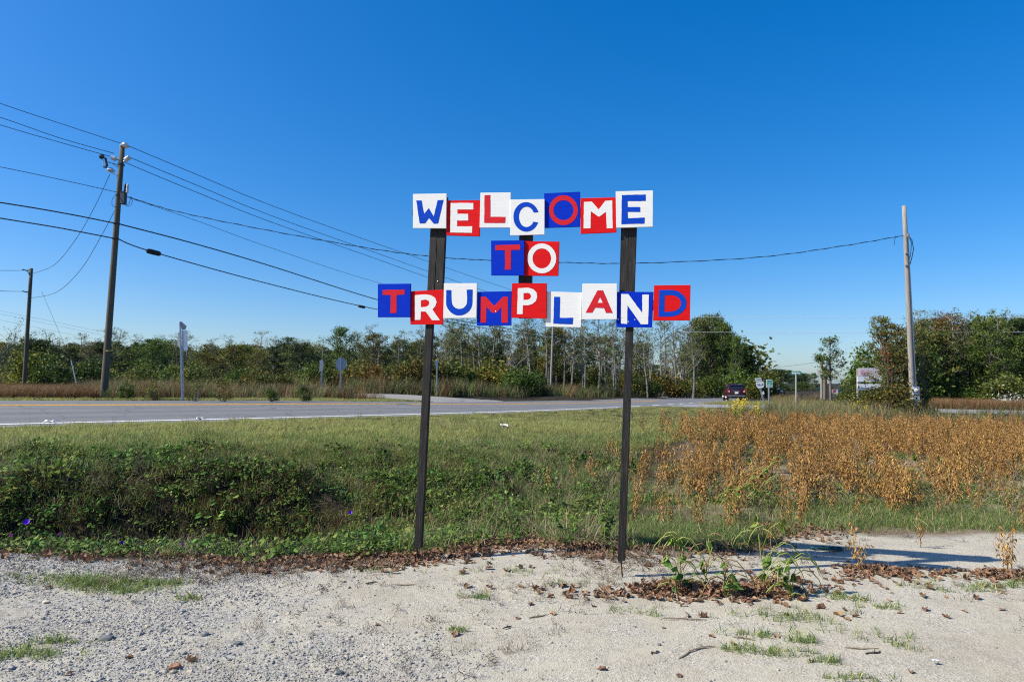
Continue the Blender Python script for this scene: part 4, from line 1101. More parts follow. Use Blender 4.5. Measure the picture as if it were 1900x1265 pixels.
# ================================================================ PLANT MATERIALS
M_BARK = rough_mat("grey_brown_bark", [(.3, (.10, .085, .07)), (.7, (.22, .20, .17))], 3, .9, .4, 12, (3, 3, .6), rand=.2)
M_BARK_PALE = rough_mat("pale_bark", [(.3, (.15, .14, .12)), (.7, (.31, .295, .265))], 3, .9, .4, 12, (3, 3, .6), rand=.2)
M_CROWN = leaf_mat("autumn_foliage", [(.2, (0.042, 0.063, 0.014)), (.42, (0.087, 0.115, 0.023)), (.6, (0.150, 0.163, 0.037)), (.78, (0.225, 0.200, 0.048)), (.92, (0.288, 0.213, 0.057))], 2.2, .28, use_color=True, hue_var=.02, val_var=.2)
M_PINE = leaf_mat("pine_needles", [(.25, (0.023, 0.046, 0.013)), (.5, (0.046, 0.076, 0.020)), (.75, (0.084, 0.108, 0.029))], 2.5, .12, use_color=True, hue_var=.015, val_var=.2)
M_VINE = leaf_mat("vine_leaves", [(.25, (0.048, 0.093, 0.018)), (.5, (0.103, 0.178, 0.033)), (.72, (0.193, 0.265, 0.057)), (.9, (0.289, 0.291, 0.089))], 9, .3, hue_var=.035, val_var=.45, gloss=.08)
M_WEED = leaf_mat("bright_weed_leaves", [(.25, (.07, .14, .025)), (.5, (.12, .21, .035)), (.75, (.20, .27, .05)), (.9, (.30, .27, .05))], 12, .35, hue_var=.015, val_var=.15)
M_GRASS = leaf_mat("verge_grass", [(.25, (0.212, 0.254, 0.051)), (.45, (0.363, 0.400, 0.096)), (.62, (0.514, 0.508, 0.161)), (.85, (0.660, 0.616, 0.270))], 5, .45, hue_var=.02, val_var=.22, gloss=.2)
M_GRASS_G = leaf_mat("green_grass", [(.25, (0.088, 0.155, 0.041)), (.5, (0.176, 0.270, 0.068)), (.75, (0.311, 0.378, 0.115)), (.92, (0.486, 0.446, 0.203))], 5, .45, hue_var=.02, val_var=.2)
M_DRYGRASS = leaf_mat("dry_grass", [(.25, (0.156, 0.102, 0.048)), (.5, (0.288, 0.204, 0.102)), (.8, (0.456, 0.360, 0.216))], 5, .3, hue_var=.015, val_var=.2)
M_BROWNWEED = leaf_mat("brown_weed", [(.25, (.035, .025, .012)), (.5, (.075, .055, .026)), (.8, (.14, .105, .05))], 3, .25, hue_var=.03, val_var=.25)
M_RUST = leaf_mat("rusty_grass", [(.25, (0.110, 0.050, 0.017)), (.5, (0.209, 0.099, 0.033)), (.8, (0.330, 0.187, 0.077))], 5, .3, hue_var=.012, val_var=.2)
M_DEADLEAF = leaf_mat("fallen_leaf", [(.2, (.095, .048, .026)), (.45, (.20, .108, .058)), (.7, (.32, .195, .115)), (.9, (.44, .32, .22))], 14, .15, hue_var=.012, val_var=.28)
M_POD = leaf_mat("dry_bean_pods", [(.2, (0.152, 0.071, 0.015)), (.45, (0.293, 0.148, 0.033)), (.7, (0.404, 0.224, 0.055)), (.92, (0.505, 0.322, 0.095))], 20, .15, hue_var=.01, val_var=.32, gloss=.3)
M_STALK = flat_mat("dry_stalk", (.22, .14, .06), .8)
M_GSTALK = flat_mat("green_stalk", (.23, .26, .05), .6)
M_TWIG = flat_mat("dead_twig", (.27, .21, .14), .9)
M_DTWIG = flat_mat("dark_twig", (.06, .045, .035), .9)

# ================================================================ PLANT SHAPES
def leaf_quads(C, size, asp=.6, up=.35, seed=0, sz_var=.4):
    """one diamond-ish leaf face of random tilt at each centre"""
    r = np.random.default_rng(seed); n = len(C)
    N = r.normal(size=(n, 3)); N[:, 2] += up * 2; N /= np.linalg.norm(N, axis=1)[:, None]
    A = np.cross(N, r.normal(size=(n, 3))); A /= np.linalg.norm(A, axis=1)[:, None]
    B = np.cross(N, A)
    s = (size * (1 + sz_var * r.uniform(-1, 1, n)))[:, None]
    V = np.stack([C - A * s, C - B * s * asp + A * s * .1, C + A * s, C + B * s * asp + A * s * .1], 1).reshape(-1, 3)
    F = np.arange(n * 4).reshape(n, 4)
    return V, F

def blade(mb, p, ang, L, w, bend, mi=0, seg=3, tw=0.0):
    d = Vector((math.cos(ang), math.sin(ang), 0)); s = Vector((-math.sin(ang + tw), math.cos(ang + tw), 0))
    vs = []; q = Vector(p); th = .12 + bend * .15
    for i in range(seg):
        ww = w * (1 - (i / seg) ** 1.5) * .5
        vs += [q - s * ww, q + s * ww]
        q = q + (Vector((0, 0, 1)) * math.cos(th) + d * math.sin(th)) * (L / seg); th += bend / seg * 1.6
    vs.append(q); n = len(vs)
    fs = [(2 * i, 2 * i + 1, 2 * i + 3, 2 * i + 2) for i in range(seg - 1)] + [(n - 3, n - 2, n - 1)]
    mb.add(vs, fs, mi)
def tuft(name, seed, n, rad, h, w, bend, mats, mix=None):
    r = random.Random(seed); mb = MB()
    for i in range(n):
        a = r.uniform(0, 6.283); q = rad * math.sqrt(r.random()); 
        blade(mb, (q * math.cos(a), q * math.sin(a), -.01), r.uniform(0, 6.283), h * r.uniform(.45, 1.15), w * r.uniform(.6, 1.3), bend * r.uniform(.2, 1.4), 0 if not mix or r.random() > mix else 1, 3, r.uniform(-.6, .6))
    return mb.mesh(name, mats)
def heart(mb, p, ang, tilt, L, mi=0, wd=.85):
    """broad folded leaf"""
    d = Vector((math.cos(ang) * math.cos(tilt), math.sin(ang) * math.cos(tilt), math.sin(tilt))); s = Vector((-math.sin(ang), math.cos(ang), 0)); u = d.cross(s) * -1
    P = Vector(p); f = .16 * L
    vs = [P, P + d * L * .12 + s * L * .42 * wd + u * f, P + d * L * .45 + s * L * .5 * wd + u * f, P + d * L * .8 + s * L * .24 * wd + u * f * .4, P + d * L - u * f * .6,
          P + d * L * .8 - s * L * .24 * wd + u * f * .4, P + d * L * .45 - s * L * .5 * wd + u * f, P + d * L * .12 - s * L * .42 * wd + u * f, P + d * L * .5]
    mb.add(vs, [(0, 1, 2, 8), (8, 2, 3, 4), (0, 8, 6, 7), (8, 4, 5, 6)], mi)
def vine_clump(name, seed, n, rad, h, L, mats):
    r = random.Random(seed); mb = MB()
    for i in range(n):
        a = r.uniform(0, 6.283); q = rad * math.sqrt(r.random()); z = h * r.random() ** .7 * (1 - .5 * q / rad)
        p = Vector((q * math.cos(a), q * math.sin(a), z))
        heart(mb, p, r.uniform(0, 6.283), r.uniform(-.9, .5), L * r.uniform(.5, 1.25), 0)
        if r.random() < .35: mb.tube([(p.x * .5, p.y * .5, -.02), (p.x * .8, p.y * .8, z * .6), p], [.003, .0025, .002], 3, 1, False)
    return mb.mesh(name, mats)
def twigs(name, seed, n, rad, h, mats, th=.003):
    r = random.Random(seed); mb = MB()
    for i in range(n):
        a = r.uniform(0, 6.283); q = rad * math.sqrt(r.random()); p = Vector((q * math.cos(a), q * math.sin(a), -.01)); d = Vector((r.uniform(-1, 1), r.uniform(-1, 1), r.uniform(.3, 1.6))).normalized()
        L = h * r.uniform(.4, 1.2); m = p + d * L * .5 + Vector((r.uniform(-1, 1), r.uniform(-1, 1), r.uniform(-.6, .4))) * L * .15
        mb.tube([p, m, m + (d + Vector((r.uniform(-1, 1), r.uniform(-1, 1), -.5)) * .5).normalized() * L * .5], [th, th * .8, th * .4], 3, 0, False)
    return mb.mesh(name, mats)
def dead_leaf_mesh(name, seed, L=.085):
    """crumpled, curled fallen leaf"""
    r = random.Random(seed); n = 12; mb = MB(); c1 = r.uniform(.5, 2.2); c2 = r.uniform(-.9, 1.3); asp = r.uniform(.45, .8); tw = r.uniform(-.6, .6)
    ph = r.uniform(0, 6.28)
    def pt(x, y, j): return Vector((x * (1 - .12 * abs(c2)), y * (1 - .18 * c1 * .5), c1 * y * y / L * 1.6 + c2 * x * x / L * .8 + tw * x * y / L * 2 + L * .06 * math.sin(9 * x / L + ph) + r.uniform(-.05, .05) * L * j))
    ring_ = []; mid = []
    for k in range(n):
        a = 2 * math.pi * k / n; q = L * .5 * (r.uniform(.62, .82) if k % 2 else r.uniform(.9, 1.12)); x, y = q * math.cos(a), q * math.sin(a) * asp
        ring_.append(pt(x, y, 1)); mid.append(pt(x * .55, y * .55, .6))
    vs = [pt(0, 0, 0)] + mid + ring_
    fs = [(0, 1 + k, 1 + (k + 1) % n) for k in range(n)] + [(1 + k, 1 + n + k, 1 + n + (k + 1) % n, 1 + (k + 1) % n) for k in range(n)]
    zmin = min(v.z for v in vs); vs = [v - Vector((0, 0, zmin)) for v in vs]
    mb.add(vs, fs); mb.tube([vs[0], vs[1 + n], vs[1 + n] * 1.25], .0012, 3, 0, False)
    return mb.mesh(name, M_DEADLEAF)
def pod(mb, p, d, L, w, mi=0):
    d = d.normalized(); a = d.cross(Vector((.3, .2, 1))); a = a.normalized() if a.length > .05 else Vector((1, 0, 0)); b = d.cross(a)
    m1 = p + d * L * .3 + b * L * .04; m2 = p + d * L * .68 + b * L * .04
    vs = [p] + [m1 + a * w, m1 + b * w * .5, m1 - a * w, m1 - b * w * .5] + [m2 + a * w * .9, m2 + b * w * .5, m2 - a * w * .9, m2 - b * w * .5] + [p + d * L]
    fs = [(0, 1 + k, 1 + (k + 1) % 4) for k in range(4)] + [(1 + k, 5 + k, 5 + (k + 1) % 4, 1 + (k + 1) % 4) for k in range(4)] + [(9, 5 + (k + 1) % 4, 5 + k) for k in range(4)]
    mb.add(vs, fs, mi)
def bean_parts(seed, H=.5, npod=52):
    r = random.Random(seed); st = MB(); pd = MB()
    x, y = 0, 0; pts = []
    for i in range(7):
        pts.append(Vector((x, y, H * i / 6 - (.03 if i == 0 else 0)))); x += r.uniform(-.018, .018); y += r.uniform(-.018, .018)
    st.tube(pts, [.0045, .004, .0038, .0034, .003, .0025, .002], 4)
    nodes = [(pts[i].lerp(pts[i + 1], t)) for i in range(6) for t in (.2, .6, .9)]
    for k in range(2):
        b = pts[r.choice((1, 2))]; a = r.uniform(0, 6.28); e = b + Vector((math.cos(a) * .09, math.sin(a) * .09, H * r.uniform(.3, .5))); st.tube([b, b.lerp(e, .5) + Vector((math.cos(a) * .02, math.sin(a) * .02, 0)), e], [.003, .0026, .002], 3)
        nodes += [b.lerp(e, t) for t in (.35, .5, .65, .8, .95)]
    for i in range(npod):
        p = nodes[r.randrange(len(nodes))]
        if p.z < H * .12: continue
        a = r.uniform(0, 6.283); o = Vector((math.cos(a), math.sin(a), 0)); q = p + o * r.uniform(.004, .035) + Vector((0, 0, r.uniform(-.01, .02)))
        pod(pd, q, o * r.uniform(.15, .9) + Vector((0, 0, r.uniform(-1.2, -.3))), r.uniform(.036, .056), r.uniform(.0058, .0085))
    return st, pd
# ---------------------------------------------------------------- trees (unit height)
def gen_tree(seed, kind):
    r = random.Random(seed); mb = MB(); tips = []
    def limb(p, d, L, rad, lev, maxlev, spread, nkid):
        pts = [p]; q = Vector(p); dd = Vector(d)
        nseg = 4
        for i in range(nseg):
            dd = (dd + Vector((r.uniform(-1, 1), r.uniform(-1, 1), r.uniform(-.3, .6))) * .16).normalized(); q = q + dd * (L / nseg); pts.append(q.copy())
        mb.tube(pts, [rad * (1 - .14 * i) for i in range(nseg + 1)], 6 if lev == 0 else (4 if lev == 1 else 3), 0, False)
        if lev >= maxlev: tips.append(pts[-1]); tips.append(pts[-2]); return
        for k in range(nkid):
            i = r.choice((2, 3, 4, 4)) if lev else r.choice((2, 3, 3, 4))
            b = pts[i]; a = r.uniform(0, 6.283)
            side = Vector((math.cos(a), math.sin(a), r.uniform(.1, .7)))
            limb(b, (dd * (1 - spread) + side * spread).normalized(), L * r.uniform(.45, .75), rad * .5, lev + 1, maxlev, spread, max(2, nkid - 1))
        tips.append(pts[-1])
    if kind == 'leafy' or kind == 'sapling':
        sap = kind == 'sapling'
        lean = Vector((r.uniform(-.04, .04), r.uniform(-.04, .04), 0)); TP = lambda z: lean * z + Vector((math.sin(z * 5 + seed) * .012, math.cos(z * 4 + seed) * .012, z))
        mb.tube([TP(z) for z in (-.02, .15, .35, .55, .75, .93)], [.021, .018, .015, .011, .007, .003], 7, 0, False)
        C = []; lop = r.uniform(0, 6.283)
        for k in range(40 if sap else 30):
            z = (.06 if sap else .20) + (.90 if sap else .74) * ((k + r.random()) / (40 if sap else 30)); a = k * 2.4 + r.uniform(-.5, .5)
            R = (.17 if sap else .27) * math.sin(math.pi * min(1, max(.05, (z - .02) / 1.0))) ** .65 * r.uniform(.55, 1.15) * (1 + .25 * math.cos(a - lop))
            s0 = TP(z); e = s0 + Vector((math.cos(a) * R, math.sin(a) * R, R * r.uniform(.15, .8)))
            if e.z > .97: e.z = .97
            m_ = s0.lerp(e, .5) + Vector((0, 0, -.01)); mb.tube([s0, m_, e], [.006, .0045, .002], 4, 0, False)
            ends = [e, s0.lerp(e, .62)]
            for j in range(3):
                f = s0.lerp(e, r.uniform(.45, .9)); g = f + Vector((r.uniform(-1, 1), r.uniform(-1, 1), r.uniform(-.2, .8))).normalized() * R * .42; mb.tube([f, g], [.003, .0015], 3, 0, False); ends.append(g)
            for g in ends:
                if r.random() < .12: continue
                C.append(np.array(g)[None] + rng2(seed, len(C)).normal(size=(r.randrange(24, 48), 3)) * ([.022, .022, .018] if sap else [.030, .030, .021]))
        C = np.concatenate(C); V, F = leaf_quads(C, .0085 if sap else .0115, .6, seed=seed)
    elif kind == 'sparse':
        limb(Vector((0, 0, -.02)), (Vector((r.uniform(-.1, .1), r.uniform(-.1, .1), 1))).normalized(), .62, .019, 0, 3, .42, 4)
        C = []
        for t in tips[::2]: C.append(np.array(t)[None] + rng2(seed, len(C)).normal(size=(7, 3)) * .028)
        C = np.concatenate(C); V, F = leaf_quads(C, .011, .6, seed=seed)
    elif kind == 'pine':
        H = 1.0; mb.tube([Vector((0, 0, -.02)), Vector((.006, 0, .35)), Vector((-.004, .006, .7)), Vector((0, 0, .97))], [.018, .015, .010, .003], 6, 0, False)
        C = []; z = .42 + r.uniform(-.08, .05)
        while z < .98:
            for k in range(r.choice((3, 4, 4))):
                a = r.uniform(0, 6.283); L = .21 * math.sin(math.pi * min(1, (1.06 - z) / .62) * .62 + .1) * r.uniform(.6, 1.15)
                e = Vector((math.cos(a) * L, math.sin(a) * L, z + L * r.uniform(.05, .5))); mb.tube([Vector((0, 0, z)), Vector((0, 0, z)).lerp(e, .5) - Vector((0, 0, .005)), e], [.005, .004, .002], 3, 0, False)
                for t, s in ((1.0, 1), (.72, .8), (.45, .55)):
                    C.append(np.array(Vector((0, 0, z)).lerp(e, t))[None] + rng2(seed, len(C)).normal(size=(int(30 * s), 3)) * [.026, .026, .019])
            z += r.uniform(.03, .05)
        C = np.concatenate(C); V, F = leaf_quads(C, .020, .22, up=.5, seed=seed)
    elif kind == 'tall':      # thin bare trunk, feathery crown high up
        lean = Vector((r.uniform(-.06, .06), r.uniform(-.06, .06), 0)); TP = lambda z: lean * z + Vector((math.sin(z * 4 + seed) * .012, math.cos(z * 5 + seed) * .012, z))
        mb.tube([TP(z) for z in (-.02, .2, .4, .6, .8, .97)], [.0105, .0095, .008, .0065, .004, .0015], 6, 0, False)
        C = []
        for k in range(20):
            z = .38 + .58 * (k + r.random()) / 20; a = k * 2.4 + r.uniform(-.6, .6); R = .13 * math.sin(math.pi * min(1, max(.1, (z - .25) / .85))) * r.uniform(.5, 1.3)
            s0 = TP(z); e = s0 + Vector((math.cos(a) * R, math.sin(a) * R, R * r.uniform(.3, 1.3))); mb.tube([s0, s0.lerp(e, .5), e], [.0035, .0025, .001], 3, 0, False)
            for j in range(4):
                f = s0.lerp(e, r.uniform(.4, 1)); g = f + Vector((r.uniform(-1, 1), r.uniform(-1, 1), r.uniform(-.1, .9))).normalized() * R * .5; mb.tube([f, g], [.0018, .0007], 3, 0, False)
                if r.random() < .72: C.append(np.array(g)[None] + rng2(seed, len(C)).normal(size=(r.randrange(6, 20), 3)) * [.016, .016, .014])
        C = np.concatenate(C); V, F = leaf_quads(C, .0075, .6, seed=seed)
    elif kind == 'columnar':
        mb.tube([Vector((0, 0, -.02)), Vector((.004, 0, .4)), Vector((0, .004, .95))], [.020, .016, .004], 6, 0, False)
        C = []
        for k in range(46):
            z = r.uniform(.36, .98); a = r.uniform(0, 6.283); L = .17 * math.sin(math.pi * min(1, max(.06, (z - .30) / .72))) ** .6 * r.uniform(.4, 1.1)
            e = Vector((math.cos(a) * L, math.sin(a) * L, z)); mb.tube([Vector((0, 0, z - .08)), e], [.004, .002], 3, 0, False)
            C.append(np.array(e)[None] + rng2(seed, k).normal(size=(46, 3)) * [.032, .032, .026])
        C = np.concatenate(C); V, F = leaf_quads(C, .013, .6, seed=seed)
    else:   # shrub: leaves down to the ground, ragged outline
        C = []
        nb = 17 if kind == 'shrub' else 12
        for k in range(nb):
            a = r.uniform(0, 6.283); q = .36 * math.sqrt(r.random()); z = r.uniform(.10, .86) * (1 - q * .9) ; c = Vector((q * math.cos(a), q * math.sin(a), z))
            mb.tube([Vector((c.x * .3, c.y * .3, -.02)), Vector((c.x * .6, c.y * .6, z * .6)), c], [.012, .008, .003], 4, 0, False)
            s = r.uniform(.07, .12)
            C.append(np.array(c)[None] + rng2(seed, k).normal(size=(150 if kind == 'shrub' else 60, 3)) * [s, s, s * .85])
        C = np.concatenate(C); C = C[C[:, 2] > .005]; V, F = leaf_quads(C, .028, .6, seed=seed)
    return mb, V, F
def rng2(a, b): return np.random.default_rng(a * 1000 + b)
KINDS = {}
for kind, ns in (('leafy', 7), ('sparse', 5), ('pine', 4), ('sapling', 3), ('tall', 5), ('columnar', 1), ('shrub', 5), ('thin_shrub', 3)):
    KINDS[kind] = []
    for i in range(ns):
        mb, V, F = gen_tree(100 * (list(KINDS).index(kind) + 1) + i, kind)
        tr = mb.mesh("trunk", M_BARK_PALE if kind in ('sparse', 'tall') else M_BARK)
        KINDS[kind].append((tr, np_mesh("crown", V, F, M_PINE if kind == 'pine' else M_CROWN), float(V[:, 2].max())))
tree_n = {}
def tree(kind, px, D, top=None, h=None, width=1.0, tint=(1, 1, 1), name=None, label=None, cat='tree', group=None, var=None, base=None, rz=None):
    i = tree_n.get(kind, 0); tree_n[kind] = i + 1
    tr, cr, hm = KINDS[kind][i % len(KINDS[kind]) if var is None else var]
    b = ground(px, D) if base is None else base
    if h is None: h = W(px, top, D).z - b.z
    s = h / hm
    e = empty(name or {'pine': 'pine_tree', 'shrub': 'shrub', 'thin_shrub': 'shrub', 'sparse': 'bare_tree', 'tall': 'slender_tree'}.get(kind, 'tree'), b, rnd.uniform(0, 6.283) if rz is None else rz, label, cat, group)
    e.scale = (s * width, s * width, s)
    t = link("trunk", tr, e); c = link("crown" if cat == 'tree' else "foliage", cr, e)
    c.color = (*tint, 1)
    return e

# ================================================================ TREES AND SHRUBS
OLV = (1, 1, 1); YEL = (1.4, 1.25, .85); GRN = (.75, 1.0, .7); DRK = (.6, .75, .6); BRN = (1.15, .9, .75); RED = (1.35, .62, .75)
# --- notable single trees
for kind, px, D, top, wd, tint, lab in (
    ('leafy', 628, 66, 602, .85, GRN, "tall green tree standing up behind the octagonal sign back"),
    ('leafy', 690, 74, 612, 1.0, OLV, "open-crowned olive tree just beyond the stop sign"),
    ('leafy', 738, 78, 622, 1.0, DRK, "dark green tree left of the sign's left stake, in the wood edge"),
    ('leafy', 772, 80, 626, 1.0, OLV, "olive tree partly behind the sign's left stake"),
    ('leafy', 850, 78, 604, 1.0, BRN, "rounded tree with browning leaves under the board U"),
    ('sparse', 925, 66, 612, 1.2, (1, 1, 1), "bare tree with white forked trunk under the board M"),
    ('leafy', 1018, 82, 598, .9, BRN, "half-bare brownish tree behind the pale utility pole"),
    ('leafy', 985, 86, 606, .8, OLV, "slim olive tree among bare trunks beside the pale utility pole"),
    ('sparse', 1085, 84, 604, 1.0, OLV, "nearly bare tree with forked pale trunk under the board L"),
    ('sparse', 1118, 86, 606, .9, OLV, "thin nearly bare tree under the board A"),
    ('sparse', 1208, 82, 590, .8, OLV, "tall thin bare tree just beyond the sign's right stake"),
    ('sparse', 1240, 84, 604, .9, GRN, "slender tree with sparse green tufts beneath the board D"),
    ('leafy', 1293, 96, 585, .62, OLV, "tall olive tree at the near edge of the big roadside clump"),
    ('leafy', 1318, 98, 576, .72, OLV, "tallest full-crowned olive tree of the big roadside clump"),
    ('leafy', 1342, 96, 584, .68, GRN, "full green tree of the big roadside clump, behind the car"),
    ('leafy', 1304, 101, 580, .7, OLV, "olive tree in the middle of the big roadside clump"), ('leafy', 1332, 102, 580, .7, DRK, "dark green tree in the middle of the big roadside clump"),
    ('leafy', 1364, 94, 616, .55, GRN, "lower green tree at the road end of the big clump"),
    ('columnar', 1541, 70, 620, 1.15, GRN, "lone slender tree with an oval crown beside the white roadside sign"),
    ('leafy', 1512, 95, 690, 1.0, GRN, "small feathery tree behind the white roadside sign"),
    ('leafy', 1585, 88, 700, 1.3, GRN, "low green tree behind the painted shop sign"),
    ('leafy', 1756, 55, 574, .75, RED, "tall tree with a dark red crown above the pine wood edge"),
    ('leafy', 1748, 50, 600, 1.0, OLV, "broad olive tree at the wood edge next to the bleached pole"),
    ('leafy', 1838, 52, 576, .8, GRN, "tall green tree with a white trunk in the wood by the cotton"),
    ('leafy', 1700, 60, 590, .7, BRN, "brownish tree just behind the bleached pole"),
    ('sparse', 8, 62, 585, 1.2, BRN, "bare grey tree beyond the short utility pole"),
    ('sparse', 1190, 90, 606, .8, OLV, "bare pale tree close behind the leaning utility pole"),
    ('sparse', 1152, 88, 604, .8, OLV, "bare tree behind the sign's right stake"),
    ('sparse', 1265, 92, 600, .8, OLV, "thin bare tree next to the big roadside clump"),
    ('sparse', 960, 84, 604, .8, OLV, "thin bare tree beneath the board P")):
    tree(kind, px, D, top, width=wd, tint=tint, label=lab)
# --- wood across the highway
def prof(px): return np.interp(px, [-80, 0, 60, 120, 180, 260, 300, 380, 430, 480, 530, 570, 600, 660, 740, 820, 900, 1000, 1100, 1250, 1300], [634, 634, 626, 638, 628, 632, 624, 648, 640, 634, 626, 632, 645, 626, 624, 616, 614, 606, 616, 636, 640])
gA = "trees in the wood across the highway"
TN = {OLV: 'olive', YEL: 'yellowing', GRN: 'green', DRK: 'dark green', BRN: 'brownish', RED: 'reddish'}
tints = [OLV, OLV, GRN, DRK, YEL, BRN, OLV, GRN]
for i, px in enumerate(np.linspace(-60, 600, 64)):
    px += rnd.uniform(-9, 9); t = prof(px) + rnd.uniform(-4, 16)
    k = rnd.choice(('leafy', 'leafy', 'pine', 'sparse', 'leafy')); tn = rnd.choice(tints)
    D_ = rnd.uniform(62, 92)
    lab = {'leafy': TN[tn] + " leafy tree of the low mixed wood beyond the brown crop field", 'pine': "dark pine of the low mixed wood beyond the brown crop field", 'sparse': "thin leafless tree of the low mixed wood beyond the brown crop field"}[k]
    tree(k, px, D_, t, width=rnd.uniform(1.0, 1.5), tint=tn if k != 'pine' else OLV, label=lab, group=gA + ", " + k + (" " + TN[tn] if k == "leafy" else ""))
gB = "trees behind the welcome sign"
for i, px in enumerate(np.linspace(640, 1290, 50)):
    px += rnd.uniform(-9, 9); t = prof(px) + rnd.uniform(-8, 24)
    k = rnd.choice(('leafy', 'pine', 'sparse', 'leafy', 'sparse')); D_ = rnd.uniform(80, 105)
    if px > 1080 and k == 'leafy' and rnd.random() < .7: k = 'sparse'; t -= 14
    tn = rnd.choice(tints)
    lab = {'leafy': TN[tn] + " leafy tree of the thin wood behind the welcome sign", 'pine': "dark pine of the thin wood behind the welcome sign", 'sparse': "leafless pale-trunked tree of the thin wood behind the welcome sign"}[k]
    tree(k, px, D_, t, width=rnd.uniform(.8, 1.2), tint=tn if k != 'pine' else OLV, label=lab, group=gB + ", " + k + (" " + TN[tn] if k == "leafy" else ""))
gS = "scrub bushes across the highway"
for i, px in enumerate(list(np.linspace(-60, 640, 40)) + list(np.linspace(650, 1420, 44))):
    px += rnd.uniform(-7, 7)
    D_ = rnd.uniform(46, 58) if px < 640 else (rnd.uniform(54, 62) if px < 1000 else rnd.uniform(76, 90))
    t = (rnd.uniform(664, 700) if px < 640 else rnd.uniform(655, 690)) if px < 1000 else rnd.uniform(676, 708)
    tn = rnd.choice(tints)
    tree('shrub', px, D_, t, width=rnd.uniform(.9, 1.5), tint=tn, label=TN[tn] + " dense bush in the scrub along the far side of the highway", cat='bush', group=gS + ", " + TN[tn])
# --- slender pale-trunked trees standing above the woods
for px0, px1, n_, t0, t1, D0, D1, where in ((-50, 600, 22, 604, 634, 66, 90, "above the low mixed wood"), (640, 820, 9, 596, 622, 70, 84, "behind the octagonal sign back"), (820, 1290, 34, 572, 612, 72, 92, "in the thin wood under the letter boards"), (1700, 1990, 12, 560, 592, 50, 58, "in the dense wood past the bean field")):
    for px in np.linspace(px0, px1, n_):
        tn = rnd.choice((OLV, YEL, GRN, BRN, OLV))
        tree('tall', px + rnd.uniform(-11, 11), rnd.uniform(D0, D1), rnd.uniform(t0, t1), width=rnd.uniform(.9, 1.5), tint=tn, label="slender pale tree with %s crown %s" % (TN[tn], where), group="slender %s trees %s" % (TN[tn], where))
# --- mid bushes close to the far verge (left)
for px, D_, t, tn, wd in ((236, 26.5, 704, GRN, 1.0), (290, 27, 700, BRN, .8), (365, 26.5, 690, OLV, .6), (415, 27, 706, BRN, .9), (505, 28, 716, GRN, .9), (565, 30, 712, GRN, 1.0), (120, 30, 722, GRN, .8), (205, 26.2, 716, OLV, .8)):
    tree('thin_shrub' if tn != GRN else 'shrub', px, D_, t, width=wd, tint=tn, label="small weedy bush in the dry grass of the far verge", cat='bush', group="weedy bushes on the far verge")
for px, D_, t, tn in ((60, 44, 640, YEL), (90, 43, 655, GRN), (350, 44, 668, OLV), (690, 52, 668, RED), (755, 52, 655, BRN), (170, 44, 660, DRK)):
    tree('shrub', px, D_, t, width=1.0, tint=tn if tn != RED else (1.5, .7, .7), cat='bush', label={60: "yellowing tall bush behind the short utility pole", 90: "bright green tall bush behind the short utility pole", 350: "tall olive bush behind the bent sign post", 690: "dusky red-brown bush beside the stop sign", 755: "large brown-green bush touching the sign's left stake", 170: "dark bush behind the tall utility pole"}[px])
# --- far pine wood down the road
gP = "far pines down the road"
for i, px in enumerate(np.linspace(1388, 1494, 22)):
    tree('pine', px + rnd.uniform(-3, 3), rnd.uniform(165, 200), 684 + abs(px - 1440) * .10 + rnd.uniform(-2, 7), width=1.7, tint=(.8, .9, .9), label="far dark pine in the wood past the red car", group=gP)
for i, px in enumerate(np.linspace(1380, 1490, 14)):
    tree('shrub', px, rnd.uniform(130, 160), rnd.uniform(704, 722), width=1.5, tint=DRK, cat='bush', label="far dark bush under the pines past the red car", group="far bushes under the pines")
for px, t in ((1398, 700), (1392, 716)):
    tree('shrub', px, 76, t, width=.9, tint=YEL, cat='bush', label="yellow-green bush right beside the red car", group="yellow-green bushes beside the red car")
for i, px in enumerate(np.linspace(1495, 1600, 12)):
    tree('shrub', px, rnd.uniform(230, 260), rnd.uniform(716, 726), width=1.6, tint=DRK, cat='bush', label="faint far bush at the vanishing end of the road", group="far bushes at the road end")
# --- wood at the right
gR = "pines of the wood at the field's far side"
for i, px in enumerate(np.linspace(1712, 1990, 26)):
    tree('pine', px + rnd.uniform(-6, 6), rnd.uniform(56, 72), rnd.uniform(585, 618), width=1.4, label="dark pine of the dense wood beyond the bean field", group=gR)
for i, px in enumerate(np.linspace(1722, 1990, 15)):
    tn = rnd.choice((OLV, GRN, DRK, GRN))
    tree('leafy', px + rnd.uniform(-8, 8), rnd.uniform(50, 60), rnd.uniform(596, 655), width=1.2, tint=tn, label=TN[tn] + " leafy tree at the edge of the dense wood beyond the bean field", group=TN[tn] + " leafy trees at the dense wood's edge")
for i, px in enumerate(np.linspace(1705, 1990, 22)):
    tn = rnd.choice((OLV, GRN, YEL, GRN))
    tree('shrub', px + rnd.uniform(-6, 6), rnd.uniform(46, 52), rnd.uniform(690, 728), width=1.3, tint=tn, cat='bush', label=TN[tn] + " low bush along the edge of the dense wood beyond the bean field", group=TN[tn] + " bushes at the dense wood's edge")
for i, px in enumerate(np.linspace(1560, 1700, 10)):
    tree('shrub', px, rnd.uniform(44, 60), np.interp(px, [1560, 1590, 1620, 1700], [716, 690, 640, 620]) + rnd.uniform(-8, 12), width=.9, tint=rnd.choice((OLV, GRN, DRK)), cat='bush', label="green bush massed behind the vine-covered sign", group="bushes behind the vine-covered sign")
